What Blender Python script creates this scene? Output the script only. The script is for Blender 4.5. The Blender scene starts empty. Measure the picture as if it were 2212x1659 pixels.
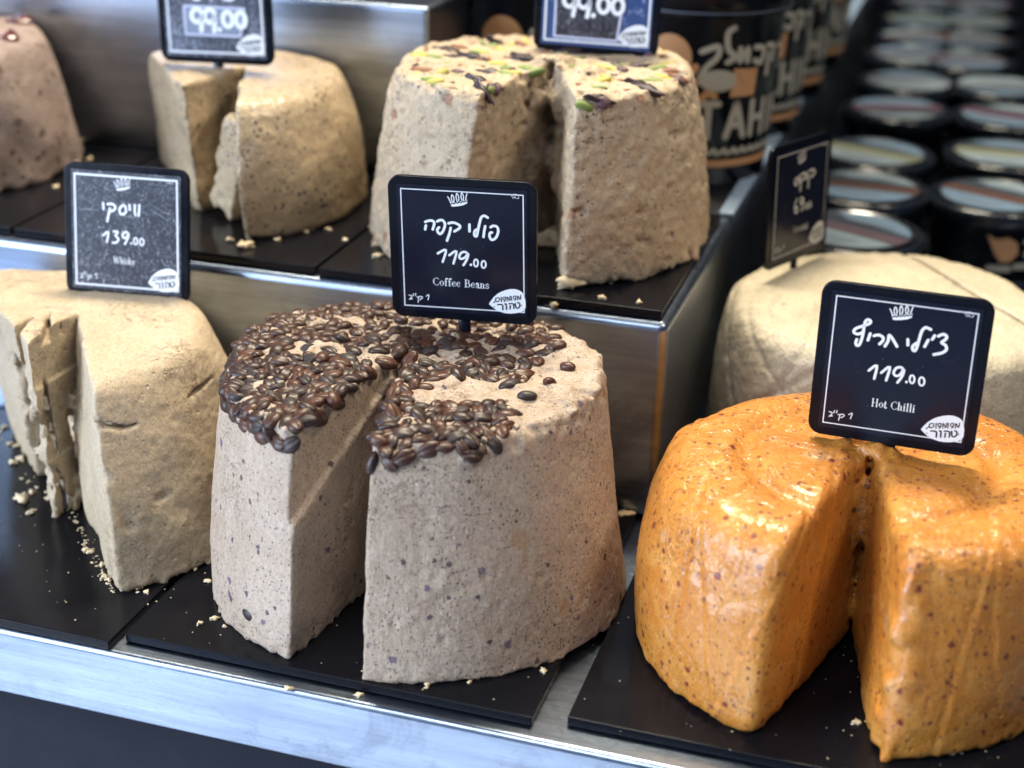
import bpy, bmesh, math, random
import numpy as np
from mathutils import Vector, Matrix
from mathutils.bvhtree import BVHTree
random.seed(7)
scene = bpy.context.scene
C = scene.collection

# ------------------------------------------------------------------ camera
R = np.array([[0.954117, -0.137991, 0.265744], [0.298818, 0.381871, -0.874576], [0.019204, 0.913856, 0.405584]])
CAM = np.array([0.169, -0.6216, 0.4744])
u, _, vt = np.linalg.svd(R)
R = u @ vt
cam_d = bpy.data.cameras.new('camera')
cam = bpy.data.objects.new('camera', cam_d)
C.objects.link(cam)
m4 = Matrix([[*R[0], CAM[0]], [*R[1], CAM[1]], [*R[2], CAM[2]], [0, 0, 0, 1]])
cam.matrix_world = m4
cam_d.sensor_width = 36
cam_d.lens = 36 * 3300 / 2212
cam_d.clip_end = 60
cam_d.clip_start = 0.02
cam_d.dof.use_dof = True
cam_d.dof.focus_distance = 0.85
cam_d.dof.aperture_fstop = 4.4
scene.camera = cam

# ------------------------------------------------------------------ world and lamps
w = bpy.data.worlds.new('World')
scene.world = w
w.use_nodes = True
bg = w.node_tree.nodes['Background']
bg.inputs[0].default_value = (0.24, 0.38, 0.66, 1)
bg.inputs[1].default_value = 0.26
scene.view_settings.view_transform = 'Standard'
scene.view_settings.look = 'None'
scene.view_settings.exposure = 0.14
scene.view_settings.gamma = 1.0


def area(name, loc, target, size, size_y, power, col):
    l = bpy.data.lights.new(name, 'AREA')
    l.shape = 'RECTANGLE'
    l.size = size
    l.size_y = size_y
    l.energy = power
    l.color = col
    o = bpy.data.objects.new(name, l)
    o.location = loc
    d = Vector(target) - Vector(loc)
    o.rotation_euler = d.to_track_quat('-Z', 'Y').to_euler()
    C.objects.link(o)
    return o


# daylight of the street through the open front of the stall, to the left of the viewer
area('daylight_opening', (-2.4, -1.75, 0.85), (-0.1, 0.1, 0.05), 2.0, 2.2, 172, (0.66, 0.79, 1.0))
# added lamp, narrowed onto the unseen paving so the steel ledge mirrors it brighter
sk = area('paving_fill_lamp', (-0.9, -2.3, 2.6), (-0.7, -1.3, -0.9), 1.6, 1.2, 44, (0.82, 0.90, 1.0))
sk.data.spread = math.radians(62)
# warm strip of stall lighting above the counter
area('stall_lamp', (-0.30, 0.80, 1.70), (-0.1, 0.15, 0.1), 0.9, 0.22, 56, (1.0, 0.90, 0.70))
area('stall_lamp_right', (0.75, 0.25, 1.35), (0.12, 0.15, 0.1), 0.5, 0.2, 9, (1.0, 0.86, 0.66))


# ------------------------------------------------------------------ helpers
def pix(px, py, z):
    """point of the photographed place seen at this spot of the picture, on the level z"""
    d = R @ np.array([px - 1106., -(py - 829.5), -3300.])
    t = (z - CAM[2]) / d[2]
    return CAM + d * t


def tag(o, label=None, cat=None, group=None, kind=None):
    if label: o['label'] = label
    if cat: o['category'] = cat
    if group: o['group'] = group
    if kind: o['kind'] = kind
    return o


def empty(name, loc, label, cat, group=None, rz=0):
    o = bpy.data.objects.new(name, None)
    o.empty_display_size = 0.02
    o.location = loc
    o.rotation_euler = (0, 0, rz)
    C.objects.link(o)
    return tag(o, label, cat, group)


def link(name, me, mat, parent=None, smooth=True):
    if mat is not None and len(me.materials) == 0:
        for m in (mat if isinstance(mat, (list, tuple)) else [mat]):
            me.materials.append(m)
    if smooth:
        me.polygons.foreach_set('use_smooth', [True] * len(me.polygons))
    o = bpy.data.objects.new(name, me)
    C.objects.link(o)
    if parent: o.parent = parent
    return o


def mesh_from(name, v, f):
    me = bpy.data.meshes.new(name)
    me.from_pydata([tuple(map(float, p)) for p in v], [], [tuple(map(int, q)) for q in f])
    me.update()
    return me


def box_mesh(name, x0, x1, y0, y1, z0, z1, bev=0.0, seg=3):
    bm = bmesh.new()
    bmesh.ops.create_cube(bm, size=1)
    for v in bm.verts:
        v.co = Vector((x0 + (v.co.x + .5) * (x1 - x0), y0 + (v.co.y + .5) * (y1 - y0), z0 + (v.co.z + .5) * (z1 - z0)))
    if bev > 0:
        bmesh.ops.bevel(bm, geom=list(bm.edges), offset=bev, segments=seg, affect='EDGES', profile=0.5)
    me = bpy.data.meshes.new(name)
    bm.to_mesh(me)
    bm.free()
    return me


def weighted(o):
    m = o.modifiers.new('wn', 'WEIGHTED_NORMAL')
    m.keep_sharp = False
    return o


# ------------------------------------------------------------------ node material helper
class NM:
    def __init__(self, name):
        self.m = bpy.data.materials.new(name)
        self.m.use_nodes = True
        self.t = self.m.node_tree
        self.b = self.t.nodes['Principled BSDF']

    def n(self, typ, **kw):
        nd = self.t.nodes.new(typ)
        for k, v in kw.items():
            if k in nd.inputs:
                pass
            setattr(nd, k, v)
        return nd

    def l(self, a, b):
        self.t.links.new(a, b)

    def coords(self, scale=(1, 1, 1), rot=(0, 0, 0), loc=(0, 0, 0)):
        tc = self.n('ShaderNodeTexCoord')
        mp = self.n('ShaderNodeMapping')
        mp.inputs['Scale'].default_value = scale
        mp.inputs['Rotation'].default_value = rot
        mp.inputs['Location'].default_value = loc
        self.l(tc.outputs['Object'], mp.inputs['Vector'])
        return mp.outputs[0]

    def noise(self, vec, scale, detail=4, rough=.5, dist=0):
        nd = self.n('ShaderNodeTexNoise')
        nd.inputs['Scale'].default_value = scale
        nd.inputs['Detail'].default_value = detail
        nd.inputs['Roughness'].default_value = rough
        nd.inputs['Distortion'].default_value = dist
        self.l(vec, nd.inputs['Vector'])
        return nd.outputs[0]

    def vor(self, vec, scale, feature='F1', rnd=1.0):
        nd = self.n('ShaderNodeTexVoronoi')
        nd.feature = feature
        nd.inputs['Scale'].default_value = scale
        nd.inputs['Randomness'].default_value = rnd
        self.l(vec, nd.inputs['Vector'])
        return nd

    def ramp(self, fac, stops, interp='LINEAR'):
        nd = self.n('ShaderNodeValToRGB')
        nd.color_ramp.interpolation = interp
        e = nd.color_ramp.elements
        while len(e) < len(stops): e.new(0.5)
        for i, (p, c) in enumerate(stops):
            e[i].position = p
            e[i].color = (c, c, c, 1) if isinstance(c, (int, float)) else (*c, 1)
        self.l(fac, nd.inputs[0])
        return nd.outputs[0]

    def math(self, op, a, b=None, clamp=False):
        nd = self.n('ShaderNodeMath', operation=op, use_clamp=clamp)
        for i, x in enumerate((a, b)):
            if x is None: continue
            if isinstance(x, (int, float)): nd.inputs[i].default_value = x
            else: self.l(x, nd.inputs[i])
        return nd.outputs[0]

    def mix(self, fac, a, b, blend='MIX'):
        nd = self.n('ShaderNodeMix', data_type='RGBA', blend_type=blend)
        for i, x in ((0, fac), (6, a), (7, b)):
            if isinstance(x, (int, float)): nd.inputs[i].default_value = x
            elif isinstance(x, tuple): nd.inputs[i].default_value = (*x, 1)
            else: self.l(x, nd.inputs[i])
        return nd.outputs[2]

    def bump(self, h, strength, dist, normal=None):
        nd = self.n('ShaderNodeBump')
        nd.inputs['Strength'].default_value = strength
        nd.inputs['Distance'].default_value = dist
        self.l(h, nd.inputs['Height'])
        if normal is not None: self.l(normal, nd.inputs['Normal'])
        return nd.outputs[0]


def set_in(b, **kw):
    for k, v in kw.items():
        b.inputs[k.replace('_', ' ')].default_value = v


def simple_mat(name, col, rough=.5, metal=0., coat=0., spec=.5):
    a = NM(name)
    a.b.inputs['Base Color'].default_value = (*col, 1)
    a.b.inputs['Roughness'].default_value = rough
    a.b.inputs['Metallic'].default_value = metal
    a.b.inputs['Coat Weight'].default_value = coat
    a.b.inputs['Coat Roughness'].default_value = .08
    a.b.inputs['Specular IOR Level'].default_value = spec
    v = a.coords()
    h = a.noise(v, 900, 3)
    a.l(a.bump(h, .08, .0004), a.b.inputs['Normal'])
    r = a.ramp(a.noise(v, 60, 5, .6), [(.3, max(0, rough - .06)), (.7, min(1, rough + .08))])
    a.l(r, a.b.inputs['Roughness'])
    return a.m


def halva_mat(name, c1, c2, speck=(.03, .02, .03), speck_scale=320, speck_size=.16, speck_frac=.35, spots=None, wrap=0.0,
              grain=.5, pits=.5, extra=None, sss=.12, rough=.62, skin=None, relief=.8):
    a = NM(name)
    v = a.coords()
    vd = a.coords(loc=(3.1, 1.7, 5.3))
    big = a.ramp(a.noise(v, 16, 4, .6, .4), [(.35, 0.), (.68, 1.)])
    col = a.mix(big, c1, c2)
    if skin:  # top skin shows a different shade of the paste itself
        med = a.ramp(a.noise(vd, 45, 5, .65, 1.0), [(.48, 0.), (.66, .55)])
        col = a.mix(med, col, skin)
    fine = a.ramp(a.noise(v, 560, 4, .8), [(.3, .70), (.5, 1.), (.72, 1.26)])
    col = a.mix(1., col, fine, 'MULTIPLY')
    # specks
    vo = a.vor(v, speck_scale)
    sep = a.n('ShaderNodeSeparateColor')
    a.l(vo.outputs['Color'], sep.inputs[0])
    sel = a.math('LESS_THAN', sep.outputs[0], speck_frac)
    thr = a.math('MULTIPLY', sep.outputs[1], speck_size * 2)
    dot = a.math('LESS_THAN', vo.outputs['Distance'], thr)
    msk = a.math('MULTIPLY', sel, dot)
    dens = a.ramp(a.noise(vd, 30, 3), [(.3, .35), (.62, 1.)])
    msk = a.math('MULTIPLY', msk, dens)
    col = a.mix(a.math('MULTIPLY', msk, .85), col, speck)
    hsp = msk
    if spots:
        for (sc, size, frac, scol, op) in spots:
            vn = a.n('ShaderNodeVectorMath', operation='ADD')
            dn = a.n('ShaderNodeTexNoise')
            dn.inputs['Scale'].default_value = sc * 3
            a.l(v, dn.inputs['Vector'])
            sc2 = a.n('ShaderNodeVectorMath', operation='SCALE')
            a.l(dn.outputs['Color'], sc2.inputs[0])
            sc2.inputs['Scale'].default_value = .35 / sc
            a.l(v, vn.inputs[0])
            a.l(sc2.outputs[0], vn.inputs[1])
            v2 = a.vor(vn.outputs[0], sc)
            s2 = a.n('ShaderNodeSeparateColor')
            a.l(v2.outputs['Color'], s2.inputs[0])
            m1 = a.math('LESS_THAN', s2.outputs[0], frac)
            t2 = a.math('MULTIPLY', a.math('ADD', s2.outputs[1], .25), size)
            d2 = a.ramp(a.math('DIVIDE', v2.outputs['Distance'], t2), [(.7, 1.), (1.0, 0.)])
            mm = a.math('MULTIPLY', a.math('MULTIPLY', m1, d2), op)
            col = a.mix(mm, col, scol)
    if extra: col = extra(a, v, col)
    a.l(col, a.b.inputs['Base Color'])
    # relief
    n1 = a.noise(v, 260, 4, .65)
    n2 = a.noise(v, 70, 5, .6, .8)
    crk = a.ramp(a.noise(a.coords(scale=(1, 1, 1.7), loc=(9, 2, 4)), 62, 4, .6, 1.6), [(.485, 1.), (.5, 0.), (.515, 1.)])
    where = a.ramp(a.noise(vd, 21, 3), [(.52, 0.), (.62, 1.)])
    crk = a.math('SUBTRACT', 1., a.math('MULTIPLY', a.math('SUBTRACT', 1., crk), where))
    pit = a.ramp(a.vor(vd, 190).outputs['Distance'], [(.06, 0.), (.26, 1.)])
    pw = a.ramp(a.noise(vd, 55, 3), [(.5, 0.), (.6, 1.)])
    pit = a.math('SUBTRACT', 1., a.math('MULTIPLY', a.math('SUBTRACT', 1., pit), pw))
    h = a.math('ADD', a.math('MULTIPLY', n1, grain), a.math('MULTIPLY', n2, relief))
    h = a.math('ADD', h, a.math('MULTIPLY', crk, .8 * pits))
    h = a.math('ADD', h, a.math('MULTIPLY', pit, .9 * pits))
    h = a.math('SUBTRACT', h, a.math('MULTIPLY', hsp, .3))
    n3 = a.noise(a.coords(scale=(1, 1, .22), rot=(.25, .2, 0)), 330, 3, .7)
    h = a.math('ADD', h, a.math('MULTIPLY', n3, .45))
    nb = a.bump(h, .95, .0012)
    a.l(nb, a.b.inputs['Normal'])
    a.b.inputs['Roughness'].default_value = rough
    set_in(a.b, Subsurface_Weight=sss, Subsurface_Scale=.004)
    a.b.inputs['Subsurface Radius'].default_value = (1., .6, .3)
    a.b.inputs['Specular IOR Level'].default_value = .35
    if wrap > 0:
        a.b.inputs['Coat Weight'].default_value = wrap
        a.b.inputs['Coat Roughness'].default_value = .16
        a.b.inputs['Coat IOR'].default_value = 1.5
        w1 = a.noise(a.coords(scale=(1, 1, .22), rot=(0.15, .1, 0)), 75, 3, .5, .5)
        w2 = a.noise(a.coords(scale=(.5, .5, 1.3), rot=(.5, .6, .3), loc=(4, 4, 4)), 60, 3, .5, 1.8)
        r1 = a.ramp(w1, [(.47, 0.), (.5, 1.), (.53, 0.)])
        r2 = a.ramp(w2, [(.48, 0.), (.5, 1.), (.52, 0.)])
        hh = a.math('ADD', a.math('MULTIPLY', r1, .5), a.math('MULTIPLY', r2, .4))
        hh = a.math('ADD', hh, a.math('MULTIPLY', n2, .9))
        hh = a.math('ADD', hh, a.math('MULTIPLY', n1, .35))
        a.l(a.bump(hh, .55, .0012), a.b.inputs['Coat Normal'])
    return a.m


# ------------------------------------------------------------------ numpy noise and surface extraction
rng = np.random.default_rng(5)
TAB = rng.random((64, 64, 64)).astype(np.float32)


def vnoise(p, freq, off=0):
    q = p * freq + off
    i = np.floor(q).astype(np.int32)
    f = (q - i).astype(np.float32)
    f = f * f * (3 - 2 * f)
    i &= 63
    j = (i + 1) & 63
    x0, y0, z0 = i[:, 0], i[:, 1], i[:, 2]
    x1, y1, z1 = j[:, 0], j[:, 1], j[:, 2]
    fx, fy, fz = f[:, 0], f[:, 1], f[:, 2]
    a = TAB[x0, y0, z0] * (1 - fx) + TAB[x1, y0, z0] * fx
    b = TAB[x0, y1, z0] * (1 - fx) + TAB[x1, y1, z0] * fx
    c = TAB[x0, y0, z1] * (1 - fx) + TAB[x1, y0, z1] * fx
    d = TAB[x0, y1, z1] * (1 - fx) + TAB[x1, y1, z1] * fx
    return ((a * (1 - fy) + b * fy) * (1 - fz) + (c * (1 - fy) + d * fy) * fz) * 2 - 1


def fbm(p, freq, octs=3, off=0.):
    s = 0
    a = 1.
    for k in range(octs):
        s = s + a * vnoise(p, freq * 2 ** k, off + 11.3 * k)
        a *= .5
    return s


def smax(a, b, k):
    if k <= 0: return np.maximum(a, b)
    h = np.clip(.5 + .5 * (a - b) / k, 0, 1)
    return b * (1 - h) + a * h + k * h * (1 - h)


def smin(a, b, k): return -smax(-a, -b, k)


def sstep(e0, e1, x):
    t = np.clip((x - e0) / (e1 - e0), 0, 1)
    return t * t * (3 - 2 * t)


def surface_nets(fun, detail, lo, hi, h, band=.009):
    nx, ny, nz = [int(math.ceil((hi[k] - lo[k]) / h)) + 1 for k in range(3)]
    X, Y, Z = np.meshgrid(lo[0] + h * np.arange(nx), lo[1] + h * np.arange(ny), lo[2] + h * np.arange(nz), indexing='ij')
    P = np.stack([X.ravel(), Y.ravel(), Z.ravel()], 1).astype(np.float32)
    d = np.empty(len(P), np.float32)
    step = 2000000
    for s in range(0, len(P), step): d[s:s + step] = fun(P[s:s + step])
    m = np.abs(d) < band
    d[m] = detail(P[m], d[m])
    F = d.reshape(nx, ny, nz)
    F[0], F[-1], F[:, 0], F[:, -1], F[:, :, 0], F[:, :, -1] = 1, 1, 1, 1, 1, 1
    S = F < 0
    cnt = np.zeros((nx - 1, ny - 1, nz - 1), np.int8)
    for dx in (0, 1):
        for dy in (0, 1):
            for dz in (0, 1):
                cnt += S[dx:nx - 1 + dx, dy:ny - 1 + dy, dz:nz - 1 + dz]
    act = (cnt > 0) & (cnt < 8)
    ci = np.argwhere(act)
    idx = -np.ones(act.shape, np.int32)
    idx[act] = np.arange(len(ci))
    acc = np.zeros((len(ci), 3), np.float64)
    num = np.zeros(len(ci))
    corners = [(a, b, c) for a in (0, 1) for b in (0, 1) for c in (0, 1)]
    for a in corners:
        for ax in range(3):
            if a[ax] == 1: continue
            b = list(a)
            b[ax] = 1
            fa = F[ci[:, 0] + a[0], ci[:, 1] + a[1], ci[:, 2] + a[2]]
            fb = F[ci[:, 0] + b[0], ci[:, 1] + b[1], ci[:, 2] + b[2]]
            cr = (fa < 0) != (fb < 0)
            t = np.where(cr, fa / np.where(cr, fa - fb, 1), 0)
            for k in range(3):
                acc[:, k] += np.where(cr, a[k] + (t if k == ax else 0), 0)
            num += cr
    V = (ci + acc / num[:, None]) * h + np.array(lo)
    faces = []
    for ax in range(3):
        sl0 = [slice(None)] * 3
        sl1 = [slice(None)] * 3
        sl0[ax] = slice(0, -1)
        sl1[ax] = slice(1, None)
        A = S[tuple(sl0)]
        B = S[tuple(sl1)]
        e = np.argwhere(A != B)
        u1, u2 = (ax + 1) % 3, (ax + 2) % 3
        ok = (e[:, u1] > 0) & (e[:, u2] > 0) & (e[:, u1] < F.shape[u1] - 1) & (e[:, u2] < F.shape[u2] - 1)
        e = e[ok]
        q = []
        for o1, o2 in ((1, 1), (0, 1), (0, 0), (1, 0)):
            c = e.copy()
            c[:, u1] -= o1
            c[:, u2] -= o2
            q.append(idx[c[:, 0], c[:, 1], c[:, 2]])
        q = np.stack(q, 1)
        flip = ~A[e[:, 0], e[:, 1], e[:, 2]]
        q[flip] = q[flip][:, ::-1]
        faces.append(q)
    Fc = np.concatenate(faces)
    Fc = Fc[(Fc >= 0).all(1)]
    return V, Fc


def np_mesh(name, V, Fc):
    me = bpy.data.meshes.new(name)
    me.vertices.add(len(V))
    me.vertices.foreach_set('co', V.astype(np.float32).ravel())
    me.loops.add(Fc.size)
    me.polygons.add(len(Fc))
    me.polygons.foreach_set('loop_start', np.arange(0, Fc.size, 4, dtype=np.int32))
    me.loops.foreach_set('vertex_index', Fc.astype(np.int32).ravel())
    me.update(calc_edges=True)
    me.validate()
    return me


def frustum(P, R0, R1, H, top_c=(0, 0), edge=.012, foot=.004, bulge=.0, wob=.003, seed=0., dome=0.):
    """rounded, slightly uneven block of pressed halva, base centre at the origin"""
    z = P[:, 2]
    t = np.clip(z / H, -.1, 1.15)
    x = P[:, 0] - top_c[0] * t
    y = P[:, 1] - top_c[1] * t
    r = np.hypot(x, y)
    ang = np.arctan2(y, x)
    Rz = R0 + (R1 - R0) * t + bulge * np.sin(np.pi * np.clip(t, 0, 1))
    Rz = Rz + wob * (np.sin(2 * ang + seed) + .6 * np.sin(3 * ang + 2.1 * seed + 3 * t) + .3 * np.sin(5 * ang + seed + 5 * t))
    side = (r - Rz) * .99
    top = z - H - dome * (1 - (r / R1) ** 2) + .0015 * np.sin(31 * P[:, 0] + seed) * np.cos(27 * P[:, 1] - seed)
    d = smax(side, top, edge)
    return smax(d, -z, foot)


def half(P, a, n, off=0.):
    """signed distance to the vertical plane through a with horizontal normal n"""
    n = np.array(n, float)
    n = n / np.linalg.norm(n)
    return (P[:, 0] - a[0]) * n[0] + (P[:, 1] - a[1]) * n[1] - off


def wedge_cut(P, apex_b, apex_t, left_b, left_t, right_b, right_t, H, jog=None):
    """the open slot left by slices already sold; negative inside the slot"""
    t = np.clip(P[:, 2] / H, 0, 1.1)
    ax = apex_b[0] + (apex_t[0] - apex_b[0]) * t
    ay = apex_b[1] + (apex_t[1] - apex_b[1]) * t
    lx = left_b[0] + (left_t[0] - left_b[0]) * t
    ly = left_b[1] + (left_t[1] - left_b[1]) * t
    rx = right_b[0] + (right_t[0] - right_b[0]) * t
    ry = right_b[1] + (right_t[1] - right_b[1]) * t

    def side(px, py, qx, qy):
        dx, dy = qx - px, qy - py
        L = np.hypot(dx, dy)
        return ((P[:, 0] - px) * dy - (P[:, 1] - py) * dx) / L

    dl = side(ax, ay, lx, ly)
    dr = -side(ax, ay, rx, ry)
    if jog is not None: dl = dl + jog(P)
    return dl, dr


# ------------------------------------------------------------------ materials
def steel(name, base=(.34, .40, .50), rough=.25, along='x'):
    a = NM(name)
    sc = (1.2, 90, 90) if along == 'x' else (90, 1.2, 90)
    v = a.coords(scale=sc)
    n = a.noise(v, 14, 6, .7)
    v2 = a.coords()
    sm = a.noise(v2, 7, 5, .6, .7)
    a.b.inputs['Metallic'].default_value = 1
    bc = a.mix(a.ramp(sm, [(.35, 0.), (.7, 1.)]), base, tuple(c * .80 for c in base))
    stx = a.noise(a.coords(scale=(1.5, 28, 28) if along == 'x' else (28, 1.5, 28)), 5, 5, .7)
    bc = a.mix(1., bc, a.ramp(stx, [(.3, .78), (.7, 1.15)]), 'MULTIPLY')
    smu = a.ramp(a.noise(a.coords(loc=(2, 5, 1)), 16, 6, .75, 1.2), [(.56, 1.), (.70, .72)])
    a.l(a.mix(1., bc, smu, 'MULTIPLY'), a.b.inputs['Base Color'])
    r = a.math('ADD', a.math('MULTIPLY', n, .14), rough - .07)
    scr = a.ramp(a.noise(a.coords(scale=(1, 6, 6), rot=(.1, .4, .7)), 32, 4, .7, 2.), [(.492, 0.), (.5, 1.), (.508, 0.)])
    r = a.math('ADD', r, a.math('MULTIPLY', scr, .30))
    a.l(a.math('ADD', r, a.math('MULTIPLY', sm, .08)), a.b.inputs['Roughness'])
    a.l(a.bump(n, .10, .0004), a.b.inputs['Normal'])
    a.b.inputs['Anisotropic'].default_value = .35
    return a.m


M_steel = steel('brushed_steel')
M_tray = NM('black_acrylic')
a = M_tray
a.b.inputs['Base Color'].default_value = (.006, .006, .008, 1)
v = a.coords()
dust = a.ramp(a.noise(v, 420, 3, .8), [(.70, 0.), (.76, 1.)])
dz = a.ramp(a.noise(v, 18, 3), [(.5, 0.), (.72, .5)])
a.l(a.mix(a.math('MULTIPLY', dust, dz), (.006, .006, .008), (.22, .2, .17)), a.b.inputs['Base Color'])
sm = a.noise(v, 26, 6, .7, 1.5)
a.l(a.ramp(sm, [(.3, .10), (.75, .26)]), a.b.inputs['Roughness'])
a.b.inputs['Specular IOR Level'].default_value = .14
M_tray = a.m
M_black = simple_mat('black_plastic', (.004, .005, .009), .22, spec=.2)
M_blackd = simple_mat('dark_cabinet', (.006, .008, .016), .6, spec=.2)
M_print = NM('printed_black_sheet')
a = M_print
a.b.inputs['Base Color'].default_value = (.006, .008, .018, 1)
v = a.coords()
dst = a.ramp(a.noise(v, 700, 2, .8), [(.72, 0.), (.78, .5)])
a.l(a.mix(dst, (.006, .008, .018), (.35, .4, .5)), a.b.inputs['Base Color'])
a.l(a.ramp(a.noise(v, 60, 5, .6), [(.3, .15), (.7, .3)]), a.b.inputs['Roughness'])
a.b.inputs['Specular IOR Level'].default_value = .3
M_print = a.m


def worn_sheet(name, amount, tint=(.62, .62, .78)):
    a = NM(name)
    v = a.coords()
    n = a.math('ADD', a.math('MULTIPLY', a.noise(v, 520, 6, .9), 1.15), -.11)
    m = a.math('ADD', a.math('MULTIPLY', a.noise(v, 30, 3, .5), .6), .2)
    f1 = a.ramp(a.math('ADD', n, a.math('MULTIPLY', m, .5)), [(.80 - amount, 0.), (.98 - amount * .5, .8)])
    scr = None
    for k, (rt, sc, ln) in enumerate((((0, .5, 0), 1., 14), ((0, -.9, 0), 1.3, 26), ((0, 1.4, 0), .8, 34), ((0, .05, 0), 1.1, 20), ((0, -.35, 0), 1.5, 40), ((0, .95, 0), 1.2, 46), ((0, -1.3, 0), 1., 30), ((0, 2.0, 0), 1.6, 60))):
        q0 = a.coords(rot=(0, 0, rt[1]), loc=(k * .033, k * .01, k * .017))
        mp2 = a.n('ShaderNodeMapping')
        mp2.inputs['Scale'].default_value = (ln, 420, ln)
        a.l(q0, mp2.inputs['Vector'])
        q = mp2.outputs[0]
        s = a.ramp(a.noise(q, 3. * sc, 3, .6, .5), [(.668, 0.), (.69, .45 + .06 * k)])
        scr = s if scr is None else a.math('MAXIMUM', scr, s)
    f = a.math('MAXIMUM', f1, a.math('MULTIPLY', scr, .8))
    a.l(a.mix(f, (.012, .013, .026), tint), a.b.inputs['Base Color'])
    a.b.inputs['Roughness'].default_value = .35
    return a.m


M_worn = worn_sheet('scratched_black_sheet', .015, (.62, .66, .74))
M_worn2 = worn_sheet('badly_worn_sheet', .10, (.55, .6, .75))
M_worn_blue = NM('scuffed_blue_sheet')
a = M_worn_blue
v = a.coords()
a.l(a.mix(a.ramp(a.noise(v, 180, 4, .7), [(.58, 0.), (.7, .6)]), (.035, .07, .19), (.5, .6, .8)), a.b.inputs['Base Color'])
a.b.inputs['Roughness'].default_value = .3
M_worn_blue = a.m
M_ink = simple_mat('white_ink', (.80, .82, .85), .4)
M_inkw = simple_mat('warm_white_ink', (.86, .83, .78), .4)
M_blackink = simple_mat('black_ink', (.012, .012, .02), .4)
M_greyink = simple_mat('grey_ink', (.12, .15, .20), .5)
M_sticker = simple_mat('grey_price_sticker', (.20, .24, .32), .4)
M_stickedge = simple_mat('pale_sticker_edge', (.55, .57, .72), .4)
M_inkd = simple_mat('dim_white_ink', (.58, .57, .52), .4)
M_orange = simple_mat('orange_print', (.52, .27, .12), .45)
M_cream = simple_mat('cream_print', (.40, .38, .31), .5)

chip = (.30, .24, .26)
M_coffee = halva_mat('coffee_halva', (.42, .325, .245), (.345, .255, .18), speck=(.05, .035, .045), speck_scale=620, speck_size=.22,
                     speck_frac=.5, spots=[(75, .2, .30, (.10, .07, .11), .85), (140, .24, .3, (.06, .04, .05), .9), (48, .3, .10, (.33, .17, .08), .5), (330, .15, .16, (.62, .50, .36), .7)],
                     skin=(.44, .345, .27), relief=.5, grain=.55)
M_whisky = halva_mat('whisky_halva', (.46, .36, .245), (.40, .305, .195), speck=(.22, .15, .08), speck_scale=300, speck_size=.13,
                     speck_frac=.22, skin=(.50, .40, .27), pits=.8, grain=.45, relief=.45)
M_pist = halva_mat('pistachio_halva', (.46, .36, .25), (.40, .30, .195), speck=(.05, .04, .05), speck_scale=330, speck_size=.18,
                   speck_frac=.35, spots=[(62, .28, .20, (.26, .12, .07), .75), (95, .18, .14, (.09, .06, .09), .7)],
                   skin=(.46, .36, .24), pits=1.5, grain=.7, relief=.8)
M_sesame = halva_mat('black_sesame_halva', (.43, .325, .20), (.37, .27, .16), speck=(.035, .035, .045), speck_scale=290, speck_size=.24,
                     speck_frac=.62, wrap=.55, pits=.4)
M_chili = halva_mat('chilli_halva', (.56, .215, .026), (.47, .155, .014), speck=(.16, .04, .02), speck_scale=300, speck_size=.2,
                    speck_frac=.45, spots=[(95, .22, .36, (.17, .018, .012), .95), (60, .10, .12, (.16, .05, .06), .8), (42, .36, .10, (.52, .36, .18), .35), (190, .32, .34, (.16, .03, .012), .85)],
                    wrap=.75, skin=(.62, .30, .065), pits=.7, sss=.12, relief=.5)
M_coco = halva_mat('coconut_halva', (.53, .46, .33), (.46, .38, .26), speck=(.35, .25, .15), speck_scale=260, speck_size=.12,
                   speck_frac=.18, wrap=.35, grain=1.0, pits=.4, skin=(.56, .49, .35))
M_left = halva_mat('brown_halva', (.31, .235, .205), (.26, .19, .16), speck=(.08, .04, .03), speck_scale=150, speck_size=.3,
                   speck_frac=.4, spots=[(60, .25, .4, (.14, .07, .05), .8)])


# ------------------------------------------------------------------ steel stand
stand = empty('display_stand', (0, 0, 0), 'three-step brushed steel display stand under the halva blocks', 'display stand')
T1, T2 = 0.136, 0.272


def steel_box(name, x0, x1, y0, y1, z0, z1, bev=.0035):
    return weighted(link(name, box_mesh(name, x0, x1, y0, y1, z0, z1, bev, 4), M_steel, stand))


steel_box('bottom_step', -1.3, .75, -.0165, .60, -.044, 0)
steel_box('middle_step', -1.3, .0095, .2241, 2.6, .0015, T1, .0065)
steel_box('top_step', -1.3, -.2237, .4415, 2.6, T1 + .0015, T2, .0045)
cab = link('cabinet', box_mesh('cabinet', -1.3, .75, .02, .60, -.9, -.0455, .002), M_blackd, stand)
M_edge_sheen = simple_mat('painted_blue_sheen', (.42, .56, .74), .42, metal=.35)
weighted(link('edge_sheen_strip', box_mesh('edge_sheen_strip', -.001, .0098, .45, 2.6, T1 + .0004, T1 + .0032, .0008, 2), M_edge_sheen, stand))  # added pale blue strip, its colour stands in for sky reflected in the bend
# dark counter beyond, and the floor of the stall
ct = tag(link('counter', box_mesh('counter', .012, 1.6, .602, 3.2, -.06, -.012, .003), M_blackd), kind='structure')
fl = tag(link('floor', box_mesh('floor', -4, 4, -4, 5, -.95, -.905, 0), simple_mat('stone_paving', (.52, .55, .60), .8)), kind='structure')
bw = tag(link('back_wall', box_mesh('back_wall', -3, 3, 3.3, 3.4, -.9, 2.2, 0), simple_mat('dark_wall', (.010, .013, .02), .6)), kind='structure')


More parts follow.
